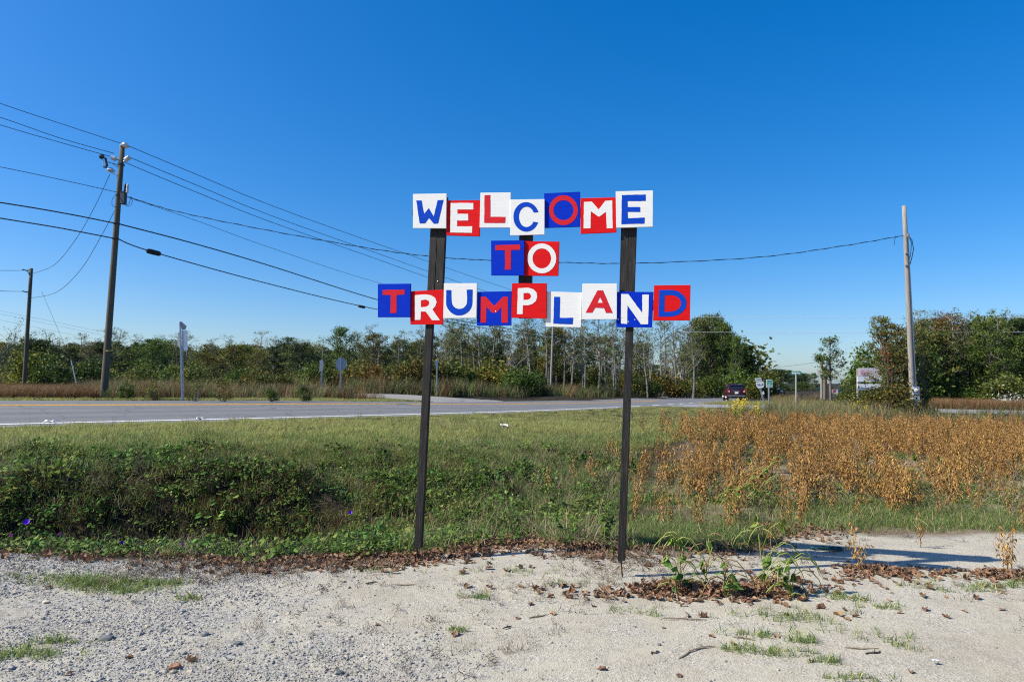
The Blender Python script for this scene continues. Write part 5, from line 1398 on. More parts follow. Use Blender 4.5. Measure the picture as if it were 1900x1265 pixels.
# --- vine tangle round the bleached pole
for px, D_, t, wd, tn, lab in ((1654, 28.0, 650, 1.2, OLV, "short bushy sapling in front of the hidden board"), (1640, 28.5, 578, .85, OLV, "tall vine-hung sapling hiding the lettered board beside the bleached pole"), (1668, 28.2, 592, .95, (1.35, .95, .8), "tall sapling with orange and red leaves beside the bleached pole"),
                               (1712, 29, 600, .8, OLV, "thin leafy sapling on the meter side of the bleached pole")):
    tree('sapling', px, D_, t, width=wd, tint=tn, label=lab, name="vine_sapling")
for px, D_, t, wd, tn in ((1610, 28, 716, 1.3, BRN), (1640, 27.2, 704, 1.2, (1.1, .85, .7)), (1668, 27, 700, 1.1, BRN), (1690, 26.8, 722, 1.0, DRK), (1590, 29, 728, 1.2, OLV)):
    tree('thin_shrub', px, D_, t, width=wd, tint=tn, cat='bush', label="low tangled brush at the foot of the bleached pole", group="brush at the bleached pole")
M_REDLEAF = leaf_mat("red_vine_leaves", [(.3, (.22, .05, .015)), (.6, (.34, .10, .02)), (.85, (.34, .20, .04))], 3, .3)
# red and orange vine leaves as a vine of its own
C = np.array([tuple(W(px + rnd.gauss(0, 6), py + rnd.gauss(0, 7), 27.8 + rnd.gauss(0, .4))) for px, py, n in ((1648, 660, 40), (1640, 630, 20), (1676, 660, 14), (1625, 650, 10), (1655, 688, 16), (1690, 668, 10)) for _ in range(n)])
V, F = leaf_quads(C, .042, .7, seed=5)
vb = ground(1650, 27.8)
e = empty("red_vine", vb, 0, "climbing vine with scattered red and orange leaves near the bleached pole", "vine")
link("leaves", np_mesh("leaves", V - np.array(vb), F, M_REDLEAF), e)
mbv = MB()
for px0, px1 in ((1640, 1648), (1655, 1640), (1660, 1676), (1650, 1655)): mbv.tube([W(px0, 778, 27.6) - vb, W((px0 + px1) / 2 + 3, 720, 27.6) - vb, W(px1, 665, 27.8) - vb, W(px1, 635, 27.8) - vb], [.03, .025, .02, .008], 5)
mbv.build("stem", M_DTWIG, e)

# ================================================================ GRASS, WEEDS, CROPS (uncountable)
def in_view(P, lo=-120, hi=2020):
    px = 950 + F_PX * P[:, 0] / P[:, 1]; return (px > lo) & (px < hi)
def pxof(P): return 950 + F_PX * P[:, 0] / P[:, 1]
bk = np.array([(px, D) for px, py, D in BANK]); bk_px, bk_D = bk[:, 0], bk[:, 1]
def bankD(P): return np.interp(pxof(P), bk_px, bk_D)
def rand_xy(n, x0, x1, y0, y1, near=1.0):
    y = y0 + (y1 - y0) * rng.random(n) ** near; x = x0 + (x1 - x0) * rng.random(n)
    return np.column_stack([x, y])
def fan_xy(n, px0, px1, D0, D1, pw=1.0):
    """points spread over a wedge of the ground between two depths"""
    D_ = D0 + (D1 - D0) * rng.random(n) ** pw
    px = px0 + (px1 - px0) * rng.random(n)
    return np.column_stack([(px - 950) / F_PX * D_, D_])
def drop(P, dz=0.0): return np.column_stack([P, terr(P) + dz])
def rots(n, tilt=.15): return np.column_stack([rng.normal(0, tilt, n), rng.normal(0, tilt, n), rng.uniform(0, 6.283, n)])
def strew(name, protos, P, s0, s1, label, cat, tilt=.12, wts=None, dz=0.0, zs=None, parent=None):
    n = len(P); idx = rng.choice(len(protos), n, p=wts)
    S = rng.uniform(s0, s1, n)
    if zs is not None: S = np.column_stack([S, S, S * zs])
    return scatter(name, protos, drop(P, dz), rots(n, tilt), S, idx, label=label, cat=cat)
near_x = lambda P: np.hypot(P[:, 0], P[:, 1])
G_SHORT = [tuft("t", 10 + i, 46, .17, .12, .0055, 1.2, [M_GRASS, M_DRYGRASS], .2) for i in range(4)]
G_MID = [tuft("t", 20 + i, 40, .16, .20, .007, 1.1, [M_GRASS_G, M_DRYGRASS], .15) for i in range(4)]
G_TALLDRY = [tuft("t", 30 + i, 26, .14, .34, .006, .9, [M_DRYGRASS, M_GRASS_G], .3) for i in range(3)]
# near verge, mown
P = fan_xy(26000, -130, 1480, 9.2, 46, 1.6)
bd = bankD(P); ok = (P[:, 1] > bd - .5 + rng.normal(0, .25, len(P))) & (road_d(P) > .12) & (side_d(P) > .2) & (P[:, 1] < np.interp(pxof(P), [-130, 1480], [30, 44]))
midd = seg_dist(P, WLs[:, :2]); 
# stay on the near side of the road
iN = np.argmin(((P[:, None, :] - WLs[None, ::4, :2]) ** 2).sum(-1), 1) * 4
near_side = ((P - WLs[iN, :2]) * WLn[iN]).sum(1) < 0
ok &= near_side
fld = (P[:, 0] > 2.2 + (P[:, 1] - 9.5) * .40) & (P[:, 1] < 24)
P = P[ok & ~fld]
strew("verge_grass", G_SHORT, P, .7, 1.25, "short mown yellowish grass on the near road verge", "grass")
P2 = P[(P[:, 1] < bankD(P) + 2.2)]; P2 = P2[rng.random(len(P2)) < .6 * np.clip(1.1 - (P2[:, 1] - bankD(P2)) / 2.2, 0, 1)]
strew("bank_top_grass", G_MID, P2 + rng.normal(0, .1, P2.shape), .6, 1.2, "longer green grass along the top of the ditch bank", "grass")
P3 = P[(rng.random(len(P)) < .10 * np.clip(.5 + 1.2 * _vnoise(P, .8, 61), 0, 1.5))]
strew("verge_clumps", G_MID + G_TALLDRY, P3 + rng.normal(0, .15, P3.shape), .5, 1.1, "rougher clumps of longer and dry grass in the mown verge", "grass", .2)
# far verge strip
P = fan_xy(9000, -130, 800, 22, 44)
iF = np.argmin(((P[:, None, :] - EDGE_F[None, ::4, :2]) ** 2).sum(-1), 1) * 4
dF = ((P - EDGE_F[iF, :2]) * WLn[iF]).sum(1)
sel = (dF > .1) & (dF < 2.0 + np.interp(pxof(P), [0, 500, 760], [0, 1.0, 3.0])) & (drive_d(P) > .1)
strew("far_verge_grass", G_SHORT, P[sel], .9, 1.4, "strip of green grass on the far road verge", "grass")
# tall dry grass and weeds behind it
G_HIGH = [tuft("t", 40 + i, 34, .28, .95, .012, .55, [M_DRYGRASS, M_GRASS_G], .3) for i in range(3)]
G_RUST = [tuft("t", 50 + i, 38, .28, .85, .014, .5, [M_RUST, M_DRYGRASS], .2) for i in range(3)]
G_BROWN = [tuft("t", 45 + i, 44, .3, .8, .02, .8, [M_BROWNWEED, M_GRASS_G], .2) for i in range(3)]
G_GREENHIGH = [tuft("t", 56 + i, 34, .28, .8, .02, .6, [M_GRASS_G, M_DRYGRASS], .2) for i in range(2)]
P = fan_xy(9000, -130, 720, 24, 52)
iF = np.argmin(((P[:, None, :] - EDGE_F[None, ::4, :2]) ** 2).sum(-1), 1) * 4
dF = ((P - EDGE_F[iF, :2]) * WLn[iF]).sum(1)
sel = (dF > 2.4) & (dF < 20) & (drive_d(P) > .3) & (pxof(P) > 150 + rng.normal(0, 20, len(P))) & (rng.random(len(P)) < np.clip(.55 + .8 * _vnoise(P, .5, 41), .1, 1)) & (rng.random(len(P)) < np.interp(pxof(P), [600, 720], [1, .4]))
strew("tall_weeds", G_HIGH + G_RUST + G_GREENHIGH + G_BROWN, P[sel], .5, 1.15, "tall mixed dry grass and weeds beyond the far verge", "weeds", wts=[.06, .06, .05, .13, .12, .12, .08, .08, .10, .10, .10])
P = fan_xy(5200, -130, 185, 23, 40)
iF = np.argmin(((P[:, None, :] - EDGE_F[None, ::4, :2]) ** 2).sum(-1), 1) * 4
dF = ((P - EDGE_F[iF, :2]) * WLn[iF]).sum(1)
strew("brown_crop", G_RUST, P[(dF > 2.0) & (dF < 12)], .55, .75, "rust-brown crop strip beyond the far verge", "crop")
# the wood's depths: a mass nobody could count, closing the view between the trunks
M_DEEP = [KINDS[k][i][1] for k, i in (('shrub', 0), ('shrub', 1), ('leafy', 0), ('pine', 0), ('pine', 1))]
P = np.concatenate([fan_xy(420, -120, 640, 95, 135), fan_xy(260, 640, 1290, 108, 140), fan_xy(90, 1288, 1378, 105, 128), fan_xy(300, 1690, 2020, 66, 95)])
n = len(P); idx = rng.choice(5, n, p=[.12, .12, .36, .2, .2]); hh = np.where(pxof(P) < 640, rng.uniform(4.5, 7.2, n), np.where(pxof(P) < 1300, rng.uniform(3.0, 6.6, n) * np.interp(pxof(P), [640, 1080, 1120, 1300], [1.1, 1.0, .75, .75]), np.where(pxof(P) < 1600, rng.uniform(6, 11.5, n) * np.interp(pxof(P), [1288, 1350, 1378], [1, 1, .6]), rng.uniform(4, 7.5, n))))
scatter("deep_wood", M_DEEP, drop(P, -.1), rots(n, .03), np.column_stack([hh * 1.3, hh * 1.3, hh]), idx, label="dark tangled depths of the woods behind the front trees", cat="wood")
# scrub undergrowth at the wood's foot
P = fan_xy(9000, -130, 1430, 44, 95); P = P[(road_d(P) > 1) & (drive_d(P) > .4)]
iF = np.argmin(((P[:, None, :] - EDGE_F[None, ::4, :2]) ** 2).sum(-1), 1) * 4
dF = ((P - EDGE_F[iF, :2]) * WLn[iF]).sum(1); P = P[dF > np.interp(pxof(P), [0, 800, 1400], [6, 3, 1.5])]
strew("undergrowth", G_HIGH[:1] + G_RUST[:2] + G_GREENHIGH + G_BROWN, P, .9, 2.0, "brown undergrowth at the foot of the wood", "undergrowth", wts=[.06, .08, .08, .12, .12, .18, .18, .18])
# triangle island and road end grass
P = fan_xy(7000, 1290, 1720, 26, 110, 1.3); P = P[(road_d(P) > .3) & (side_d(P) > .3)]
iN = np.argmin(((P[:, None, :] - WLs[None, ::4, :2]) ** 2).sum(-1), 1) * 4
P = P[((P - WLs[iN, :2]) * WLn[iN]).sum(1) < 0]
far_ = P[:, 1] > 41
strew("island_grass", G_SHORT, P[far_ & (P[:, 1] < 62)], 1.2, 2.2, "pale grass on the island between highway and side road", "grass")
strew("road_end_weeds", G_HIGH + G_RUST + G_GREENHIGH, P[far_ & (pxof(P) > 1432) & (rng.random(len(P)) < np.where(pxof(P) > 1480, np.where((pxof(P) > 1530) & (pxof(P) < 1580), .0, .15), .6))], .3, .75, "tan weeds round the roadside signs", "weeds", wts=[.2, .2, .2, .1, .1, .1, .05, .05])
# weeds between field and side road
P = fan_xy(6500, 1330, 1990, 22.5, 33); P = P[side_d(P) > .5]
pr = np.interp(pxof(P), [1330, 1400, 1450, 1640, 1700, 1740, 1990], [.03, .15, .6, .6, .2, .05, .04]); sel = rng.random(len(P)) < pr
strew("field_edge_weeds", G_HIGH + G_TALLDRY + G_GREENHIGH + G_BROWN, P[sel], .35, 1.0, "tan and green weeds along the far edge of the bean field", "weeds", wts=[.13, .13, .13, .12, .12, .07, .07, .06, .06, .06, .05])
P = fan_xy(5500, 1690, 2020, 39, 50); P = P[side_d(P) > .6]
strew("far_brown_crop", G_RUST, P, .55, .9, "strip of rust-brown crop between side road and dense wood", "crop")

# ================================================================ BEAN FIELD
BEANS = []
for i in range(5):
    st, pd = bean_parts(500 + i, .52 + .03 * (i % 3), 60)
    whole = MB(); whole.add(st.v, st.f, 1); whole.add(pd.v, pd.f, 0)
    BEANS.append((st.mesh("stem", M_STALK), pd.mesh("pods", M_POD), whole.mesh("bean_plant", [M_POD, M_STALK])))
RU = np.array([.35, .937]); RV = np.array([.937, -.35])
def field_ok(x, y):
    return (x > 1.95 + (y - 9.5) * .42) & (y < 23.5)
fr_x = np.array([1.5, 2.4, 3.0, 3.7, 4.6, 5.6, 6.6, 9, 20]); fr_y = np.array([9.8, 9.0, 7.9, 8.3, 8.6, 8.8, 8.9, 9.0, 9.0])
bp = []
for r_ in range(-8, 60):
    row_start = -2 + rnd.uniform(-.1, .1)
    v = r_ * .46 + rnd.uniform(-.07, .07); rf = rnd.gauss(0, .45)
    u = 0.0
    while u < 28:
        u += rnd.uniform(.05, .095)
        x, y = RU * u + RV * v + RV * (rnd.gauss(0, .08) + .12 * math.sin(u * .9 + r_ * 1.7)) + np.array([0.2, 4.0])
        if y < 7.2 or y > (21.3 if x / y > .55 else 23): continue
        if not field_ok(np.array(x + rnd.gauss(0, .7)), np.array(y)): continue
        if y < np.interp(x, fr_x, fr_y) + rf + rnd.gauss(0, .3): continue
        px = 950 + F_PX * x / y
        if px > 2000: continue
        gap = mnoise.noise(Vector((x * .45, y * .45, 3.1)))
        if gap > .36 or mnoise.noise(Vector((x * 1.7, y * 1.1, 8.1))) > np.interp(y, [8, 13, 18], [.06, .22, .5]) or (rnd.random() < .08): continue
        if abs(px - 1680) < 38 and 10.5 < y < 13.5: continue
        bp.append((x, y))
# stragglers in front of the field (photo pixels of their feet)
strag = [(1456, 990), (1462, 975), (1450, 955), (1448, 935), (1298, 985), (1362, 985), (1430, 1020), (1594, 1062), (1610, 1058), (1708, 1015), (1868, 1070), (1880, 1065), (1862, 1058), (1812, 955), (1706, 945), (1655, 958), (1895, 985), (1202, 955),
         (1020, 915), (1150, 880), (1175, 905), (1190, 885), (1185, 940), (1215, 930), (1260, 915), (1280, 930), (1310, 905), (1330, 940), (1350, 920), (1225, 880), (1068, 900), (1112, 905), (1098, 890), (1205, 905), (1240, 905), (1545, 945), (1535, 930), (1510, 905), (1620, 925), (1640, 935), (1690, 920), (1700, 912)]
strag += [(rnd.uniform(1170, 1520), rnd.uniform(870, 985)) for _ in range(26)] + [(rnd.uniform(1520, 1890), rnd.uniform(925, 965)) for _ in range(14)]
bpos = [tuple(gpix(*q))[:2] for q in strag]
bp.sort(key=lambda q: q[0] ** 2 + q[1] ** 2)
gBN = "dry bean plants of the field"
zb = terr(np.array(bpos + bp))
def bean_thing(i, x, y, z, label, group, s):
    st, pd, wh = BEANS[rnd.randrange(5)]
    e = empty("bean_plant", (x, y, z), rnd.uniform(0, 6.283), label, "bean plant", group)
    e.scale = (s, s, s * rnd.uniform(.85, 1.1)); tl = .35 if rnd.random() < .15 else .1; e.rotation_euler[0] = rnd.gauss(0, tl); e.rotation_euler[1] = rnd.gauss(0, tl)
    link("stem", st, e); link("pods", pd, e)["kind"] = "stuff"
for i, (x, y) in enumerate(bpos):
    bean_thing(i, x, y, zb[i], "dry bean plant standing apart in front of the field rows", "stray bean plants before the field", rnd.uniform(.72, .92))
NI = 300 - len(bpos)
for i in range(min(NI, len(bp))):
    x, y = bp[i]; bean_thing(i, x, y, zb[len(bpos) + i], "dry orange-brown bean plant in a front row of the field", gBN, rnd.uniform(.8, 1.22))
rest = np.array(bp[NI:])
print("beans", len(bp))
strew("bean_field", [b[2] for b in BEANS], rest, .8, 1.25, "rows of dry orange-brown bean plants filling the field", "crop", .17)

# ================================================================ DITCH BANK VEGETATION
V_CL = [vine_clump("v", 60 + i, 64, .20, .20, .040, [M_VINE, M_DTWIG]) for i in range(4)]
V_BIG = [vine_clump("v", 70 + i, 24, .20, .22, .072, [M_VINE, M_DTWIG]) for i in range(2)]
V_BR = [vine_clump("v", 76 + i, 40, .16, .20, .045, [M_WEED, M_GSTALK]) for i in range(2)]
TW = [twigs("t", 80 + i, 26, .22, .30, [M_TWIG]) for i in range(2)] + [twigs("t", 84, 30, .2, .22, [M_DTWIG])]
DEAD = [dead_leaf_mesh("d", 90 + i) for i in range(6)]
def edge_dist(P): return P[:, 1] - sand_edge(P[:, 0])
P = fan_xy(15000, -140, 1180, 5.7, 12.5, 1.0)
ed = edge_dist(P); bd = bankD(P)
ok = (ed > .12) & (P[:, 1] < bd + .35)
P = P[ok]; px = pxof(P); t = np.clip((P[:, 1] - sand_edge(P[:, 0])) / (bankD(P) - sand_edge(P[:, 0])), 0, 1)
u = rng.random(len(P))
left = np.clip((900 - px) / 350, 0, 1)
leafy_p = np.clip(.15 + .55 * left - .25 * np.clip((t - .75) / .25, 0, 1), .05, 1) * np.where(t < .12, .7, 1)
hollow = np.clip((640 - px) / 200, 0, 1) * np.exp(-((t - .47) / .20) ** 4)          # ditch face: leaves thinned and dark stems added to read as shade
patch = np.clip(.55 + 1.1 * _vnoise(P, 1.9, 31), .05, 1.2)
leafy_p = leafy_p * np.maximum(patch, .5 * hollow) * (1 - .40 * hollow) * np.where(t < .22, np.where(px > 380, .22, .55), 1) * (1 + .8 * np.exp(-((t - .70) / .07) ** 2))
sel = u < leafy_p * .60
strew("ditch_vines", V_CL + V_BIG, P[sel], .7, 1.3, "dark leafy vines covering the ditch bank", "vines", .35, [.17, .17, .17, .17, .16, .16])
sel = (u > .45) & (u < .52 + .06 * (1 - left))
strew("bright_weeds", V_BR, P[sel & (px < 900)], .6, 1.1, "bright small-leaved weeds among the ditch vines", "weeds", .3)
sel = (u > .60) & (u < .65 + .03 * hollow)
strew("dead_stems", TW, P[sel], .4, .9, "dead grey stems and twigs tangled on the ditch bank", "twigs", .5)
sel = (u > .70) & (rng.random(len(P)) < (.22 + .7 * (1 - left) + .6 * (t > .68)) * (1 - .60 * hollow) * np.where((t < .2) & (px > 380), .4, 1))
strew("bank_grass", G_MID + G_TALLDRY, P[sel], .55, 1.05, "green and dry grass growing on the ditch bank", "grass", .25, [.17, .17, .17, .17, .11, .11, .10])
TD = [twigs("t", 180 + i, 46, .22, .34, [M_DTWIG], .0035) for i in range(3)] + [tuft("t", 184, 46, .2, .26, .006, 1.3, [M_BROWNWEED, M_DRYGRASS], .12)]  # dark stems put in to stand for the dense shadow in the ditch
sel = (rng.random(len(P)) < .06 * hollow)
strew("ditch_shade_tangle", TD, P[sel], .7, 1.2, "dark dead stems added as shade in the ditch cut", "twigs", .5)
G_SEED = [tuft("t", 130 + i, 60, .2, .20, .004, 1.0, [M_RUST, M_GRASS_G], .4) for i in range(2)]
G_OLIVE = [tuft("t", 136 + i, 70, .2, .22, .006, 1.5, [M_BROWNWEED, M_GRASS_G], .35) for i in range(2)]
sel = (rng.random(len(P)) < .40 * hollow)
strew("ditch_weeds", G_OLIVE + G_SEED, P[sel], .7, 1.3, "olive and brown fine weeds matted in the ditch cut", "weeds", .35, [.36, .36, .14, .14])
# browned weeds near the bank top
sel = (rng.random(len(P)) < .16) & (px > 300) & (px < 860) & (t > .35)
strew("rusty_weeds", G_SEED, P[sel], .7, 1.2, "rusty seeding weeds near the top of the bank", "weeds", .2)
# grass in front of and among the beans
P = fan_xy(7500, 1000, 2010, 6.3, 14, 1.3); ed = edge_dist(P)
front = np.interp(P[:, 0], fr_x, fr_y)
pr = np.where(P[:, 1] < front + .9, .95, .22) * np.clip(ed / .35, 0, 1) * np.where(pxof(P) < 1180, .5, 1)
pr *= np.clip(.75 + .9 * _vnoise(P, 1.3, 8), .12, 1)
P = P[rng.random(len(P)) < pr]
G_BLUE = [tuft("t", 140 + i, 44, .16, .14, .005, 1.2, [M_GRASS_G, M_DRYGRASS], .18) for i in range(3)]
strew("field_front_grass", G_BLUE, P, .6, 1.2, "low green grass at the front edge of the bean field", "grass", .2)
P = fan_xy(2600, 1180, 2000, 8.5, 22); P = P[field_ok(P[:, 0], P[:, 1])]
strew("field_weeds", V_BR + V_CL[:2], P[rng.random(len(P)) < .22], .6, 1.2, "scattered green weeds among the dry bean rows", "weeds", .3)
strew("field_litter", [twigs("t", 88, 30, .25, .10, [M_STALK], .0025)] + TW[:1], P[rng.random(len(P)) < .5], .5, 1.0, "dry stalk litter on the soil between bean rows", "litter", .4)
# ================================================================ FALLEN LEAVES
def litter_pts():
    out = []
    P = fan_xy(16000, -130, 1480, 5.3, 7.2); ed = edge_dist(P)
    w = np.exp(-((ed - .08) / np.interp(pxof(P), [300, 450, 1100, 1250], [.20, .32, .30, .2])) ** 2) * np.interp(pxof(P), [-100, 300, 420, 700, 1150, 1300, 1480], [.45, .35, .9, 1, .95, .6, .5]) + .05 * np.exp(-((ed + .2) / .3) ** 2)
    out.append(P[rng.random(len(P)) < w * np.interp(pxof(P), [300, 450, 1150, 1250], [.55, .95, .9, .55])])
    for (a, b, sx, sy, n) in ((1345, 1100, .36, .10, 470), (1250, 1092, .16, .08, 150), (1640, 1062, .19, .09, 230), (1860, 1068, .17, .07, 130), (1420, 1085, .18, .06, 90), (1450, 985, .35, .25, 260), (1740, 1060, .30, .06, 60), (560, 1035, .5, .12, 200), (1345, 1105, .6, .22, 50), (1650, 1080, .5, .16, 45), (1500, 1075, .4, .15, 25), (1060, 1095, .35, .06, 34), (1180, 1105, .25, .04, 40), (700, 1050, .5, .1, 90)):
        c = gpix(a, b); out.append(np.column_stack([rng.normal(c.x, sx, n), rng.normal(c.y, sy, n)]))
    return np.concatenate(out)
P = litter_pts()
PZ = drop(P); n = len(P)
piles = np.zeros(n)
for (a, b, sx, sy, hh) in ((1345, 1100, .38, .11, .055), (1250, 1092, .2, .09, .04), (1640, 1062, .22, .1, .05), (1860, 1068, .2, .08, .04)):
    c = gpix(a, b); piles += hh * np.exp(-((P[:, 0] - c.x) / sx) ** 2 - ((P[:, 1] - c.y) / sy) ** 2)
PZ[:, 2] += .004 + piles * rng.random(n) * .8 + .03 * rng.random(n) * (edge_dist(P) > 0)
scatter("leaf_litter", DEAD, PZ, np.column_stack([rng.normal(0, .35, n), rng.normal(0, .35, n), rng.uniform(0, 6.28, n)]), rng.uniform(.35, 1.1, n), rng.integers(0, 6, n), label="drifts of brown fallen leaves along the ditch edge and weeds", cat="leaves")
# single leaves that can be picked out on the bare ground
one = [(325, 1240, 1.6), (355, 1228, 1.5), (240, 1222, 1.0), (90, 1092, 1.2), (75, 1080, .9), (845, 1178, 1.3), (985, 1122, 1.1), (1320, 1182, .9), (1555, 1142, 1.5), (1570, 1150, 1.3), (1718, 1132, 1.5), (1755, 1145, 1.4), (1650, 1115, .9), (1440, 1182, 1.0), (1506, 1228, .8),
       (1118, 1243, 1.1), (1025, 1140, 1.0), (640, 1052, 1.0), (700, 1160, .7), (1460, 1142, .8), (1360, 1195, 1.0), (1690, 1248, .8), (1260, 1255, .9), (378, 1062, .9), (960, 1148, .9), (1860, 1132, 1.0), (1100, 1125, .8), (130, 1252, 1.0), (1230, 1165, .7), (1790, 1135, .9)]
for a, b, s in one:
    s *= .72
    p = gpix(a, b); o = link("fallen_leaf", DEAD[rnd.randrange(6)], None, p + Vector((0, 0, .002)), (rnd.gauss(0, .15), rnd.gauss(0, .15), rnd.uniform(0, 6.28)), s)
    tag(o, "single curled brown leaf lying on the bare sand and gravel", "leaf", "single leaves on the bare ground")

# ================================================================ GRAVEL
def stone_mesh(seed, mat, flat=.6):
    r = random.Random(seed); bm = bmesh.new(); bmesh.ops.create_icosphere(bm, subdivisions=1, radius=.5)
    ax = Vector((1, r.uniform(.6, .95), r.uniform(flat * .7, flat * 1.2)))
    for v in bm.verts:
        k = r.uniform(.72, 1.18); v.co = Vector((v.co.x * ax.x * k, v.co.y * ax.y * k, v.co.z * ax.z * k + .12))
    me = bpy.data.meshes.new("stone"); bm.to_mesh(me); bm.free(); me.materials.append(mat); return me
def stone_mat(name, stops):
    m, nt, out = new_mat(name)
    oi = nt.nodes.new("ShaderNodeObjectInfo"); c = ramp(nt, oi.outputs['Random'], stops).outputs[0]
    c2 = mixc(nt, .35, c, ramp(nt, noise_tex(nt, coords(nt), 4), [(.3, (.12, .12, .12)), (.7, (.5, .5, .48))]).outputs[0])
    b = nd(nt, "ShaderNodeBsdfPrincipled", Roughness=.85); nt.links.new(c2, b.inputs['Base Color']); nt.links.new(b.outputs[0], out.inputs[0]); return m
M_STONE = stone_mat("grey_gravel", [(0, (.075, .074, .072)), (.3, (.185, .18, .17)), (.6, (.30, .29, .265)), (.85, (.41, .375, .315)), (.93, (.46, .36, .25)), (1, (.62, .57, .48))])
STONES = [stone_mesh(200 + i, M_STONE) for i in range(8)]
P = np.concatenate([rand_xy(110000, -5.2, 1.8, 3.1, 6.3), rand_xy(15000, 0, 5.2, 3.1, 6.3)])
sm, gm, _ = zone_masks(P)
pr = sm * np.clip(.03 + 1.3 * gm * np.clip(.55 + .9 * _vnoise(P, 2.2, 11), .1, 1), 0, 1)
P = P[(rng.random(len(P)) < pr) & in_view(P, -40, 1940)]
n = len(P); S = .006 + .014 * rng.random(n) ** 2 + .018 * (rng.random(n) < .03)
scatter("gravel", STONES, drop(P, -.0005), np.column_stack([rng.normal(0, .3, n), rng.normal(0, .3, n), rng.uniform(0, 6.28, n)]), S, rng.integers(0, 8, n), label="loose grey gravel strewn over the sandy lot", cat="gravel")
P = rand_xy(34000, -5, 5.2, 3.0, 7); sm, gm, _ = zone_masks(P); P = P[(rng.random(len(P)) < sm * .55 * np.clip(.6 + .8 * _vnoise(P, 1.4, 51), .1, 1)) & in_view(P, -40, 1940)]
n = len(P); scatter("grit", STONES, drop(P, -.0005), rots(n, .3), 0.0035 + .006 * rng.random(n) ** 2, rng.integers(0, 8, n), label="fine grit speckling the pale sand", cat="gravel")
M_STONE_D = rough_mat("dark_rock", [(.3, (.09, .10, .10)), (.7, (.20, .21, .20))], 4, .8, .4, 20)
M_STONE_T = rough_mat("tan_pebble", [(.3, (.48, .38, .26)), (.7, (.62, .52, .38))], 4, .7, .2, 20)
for a, b, s, m, lab in ((199, 1186, .105, M_STONE_D, "largest dark grey rock lying on the gravel"), (238, 1160, .035, M_STONE_D, "small dark stone near the tan pebble"), (272, 1163, .045, M_STONE_T, "smooth tan pebble near the largest dark rock"), (312, 1186, .045, M_STONE, "light grey stone beside the tan pebble"),
                        (338, 1135, .05, M_STONE, None), (348, 1155, .05, M_STONE, None), (300, 1170, .045, M_STONE, None), (380, 1178, .06, M_STONE, None), (340, 1118, .04, M_STONE, None), (320, 1248, .05, M_STONE_T, "round tan pebble near the curled leaf"), (440, 1195, .06, M_STONE_D, None),
                        (470, 1212, .05, M_STONE, None), (160, 1155, .05, M_STONE_D, None), (85, 1118, .06, M_STONE_T, None), (15, 1165, .05, M_STONE, None), (610, 1146, .045, M_STONE_D, None), (1178, 1163, .03, M_STONE_D, "small dark stone alone on the pale sand"), (590, 1163, .04, M_STONE, None), (510, 1143, .045, M_STONE, None),
                        (640, 1080, .04, M_STONE_D, None), (20, 1240, .06, M_STONE, None), (265, 1205, .04, M_STONE, None), (630, 1250, .05, M_STONE_D, None), (425, 1225, .04, M_STONE_D, None)):
    p = gpix(a, b); o = link("stone", stone_mesh(rnd.randrange(9999), m, .55), None, p, (0, 0, rnd.uniform(0, 6.28)), s)
    kind_ = {id(M_STONE): "light grey", id(M_STONE_D): "dark grey", id(M_STONE_T): "tan"}[id(m)]
    tag(o, lab or (kind_ + " stone bigger than the gravel around it"), "stone", kind_ + " stones on the gravel" if not lab else None)
# twigs on the ground
for a, b, L, an in ((1300, 1205, .22, .5), (1270, 1215, .16, .9), (998, 1145, .14, .6), (752, 1087, .16, .0), (1215, 1212, .07, .5), (1600, 1205, .20, -.1), (1620, 1212, .12, .2), (690, 1082, .10, .4), (1270, 1150, .3, -.05), (940, 1165, .08, .8), (1380, 1185, .14, -.4)):
    p = gpix(a, b); mb = MB(); d = Vector((math.cos(an), math.sin(an), 0)); s = Vector((-d.y, d.x, 0))
    q = [d * (L * t) + s * rnd.uniform(-.012, .012) + Vector((0, 0, .006 + rnd.uniform(0, .008))) for t in (-.5, -.25, 0, .25, .5)]
    mb.tube(q, [.003, .005, .0055, .005, .002], 5); mb.tube([q[2], q[2] + d * L * .15 + s * L * .14 + Vector((0, 0, .01))], [.003, .0015], 4)
    tag(mb.build("twig", M_TWIG if L > .13 else M_DTWIG, None, False, loc=p), "short dead twig lying on the bare sand", "twig", "twigs on the sand")

# ================================================================ GRASS PATCHES ON THE LOT
pts = []; 
for a, b, sx, sy, n in ((130, 1075, .22, .055, 60), (190, 1085, .20, .06, 110), (240, 1092, .12, .05, 40), (300, 1082, .09, .03, 34), (350, 1112, .05, .015, 10), (30, 1215, .16, .04, 60), (110, 1192, .10, .02, 16), (620, 1030, .3, .05, 20), (880, 1108, .07, .02, 14),
                        (850, 1170, .05, .02, 10), (1570, 1110, .09, .03, 18), (1650, 1128, .07, .025, 12), (1470, 1145, .22, .08, 40), (1390, 1178, .10, .02, 16), (1370, 1205, .10, .02, 16), (1450, 1210, .16, .03, 22), (1530, 1228, .07, .015, 14), (1560, 1258, .08, .015, 14), (1490, 1190, .05, .015, 12),
                        (1050, 1085, .1, .03, 10), (960, 1060, .25, .06, 16), (1180, 1135, .12, .04, 12), (1800, 1090, .3, .08, 36), (1880, 1085, .15, .05, 20), (1680, 1200, .1, .03, 8), (690, 1060, .15, .04, 10), (1600, 1180, .3, .05, 14)):
    c = gpix(a, b); pts.append(np.column_stack([rng.normal(c.x, sx, n), rng.normal(c.y, sy, n)]))
P = np.concatenate(pts)
G_LOT = [tuft("t", 150 + i, 16, .045, .075, .0042, 1.5, [M_GRASS_G, M_GRASS], .35) for i in range(4)]
strew("lot_grass", G_LOT, P, .6, 1.3, "small grass patches sprouting from the sand and gravel", "grass", .2)
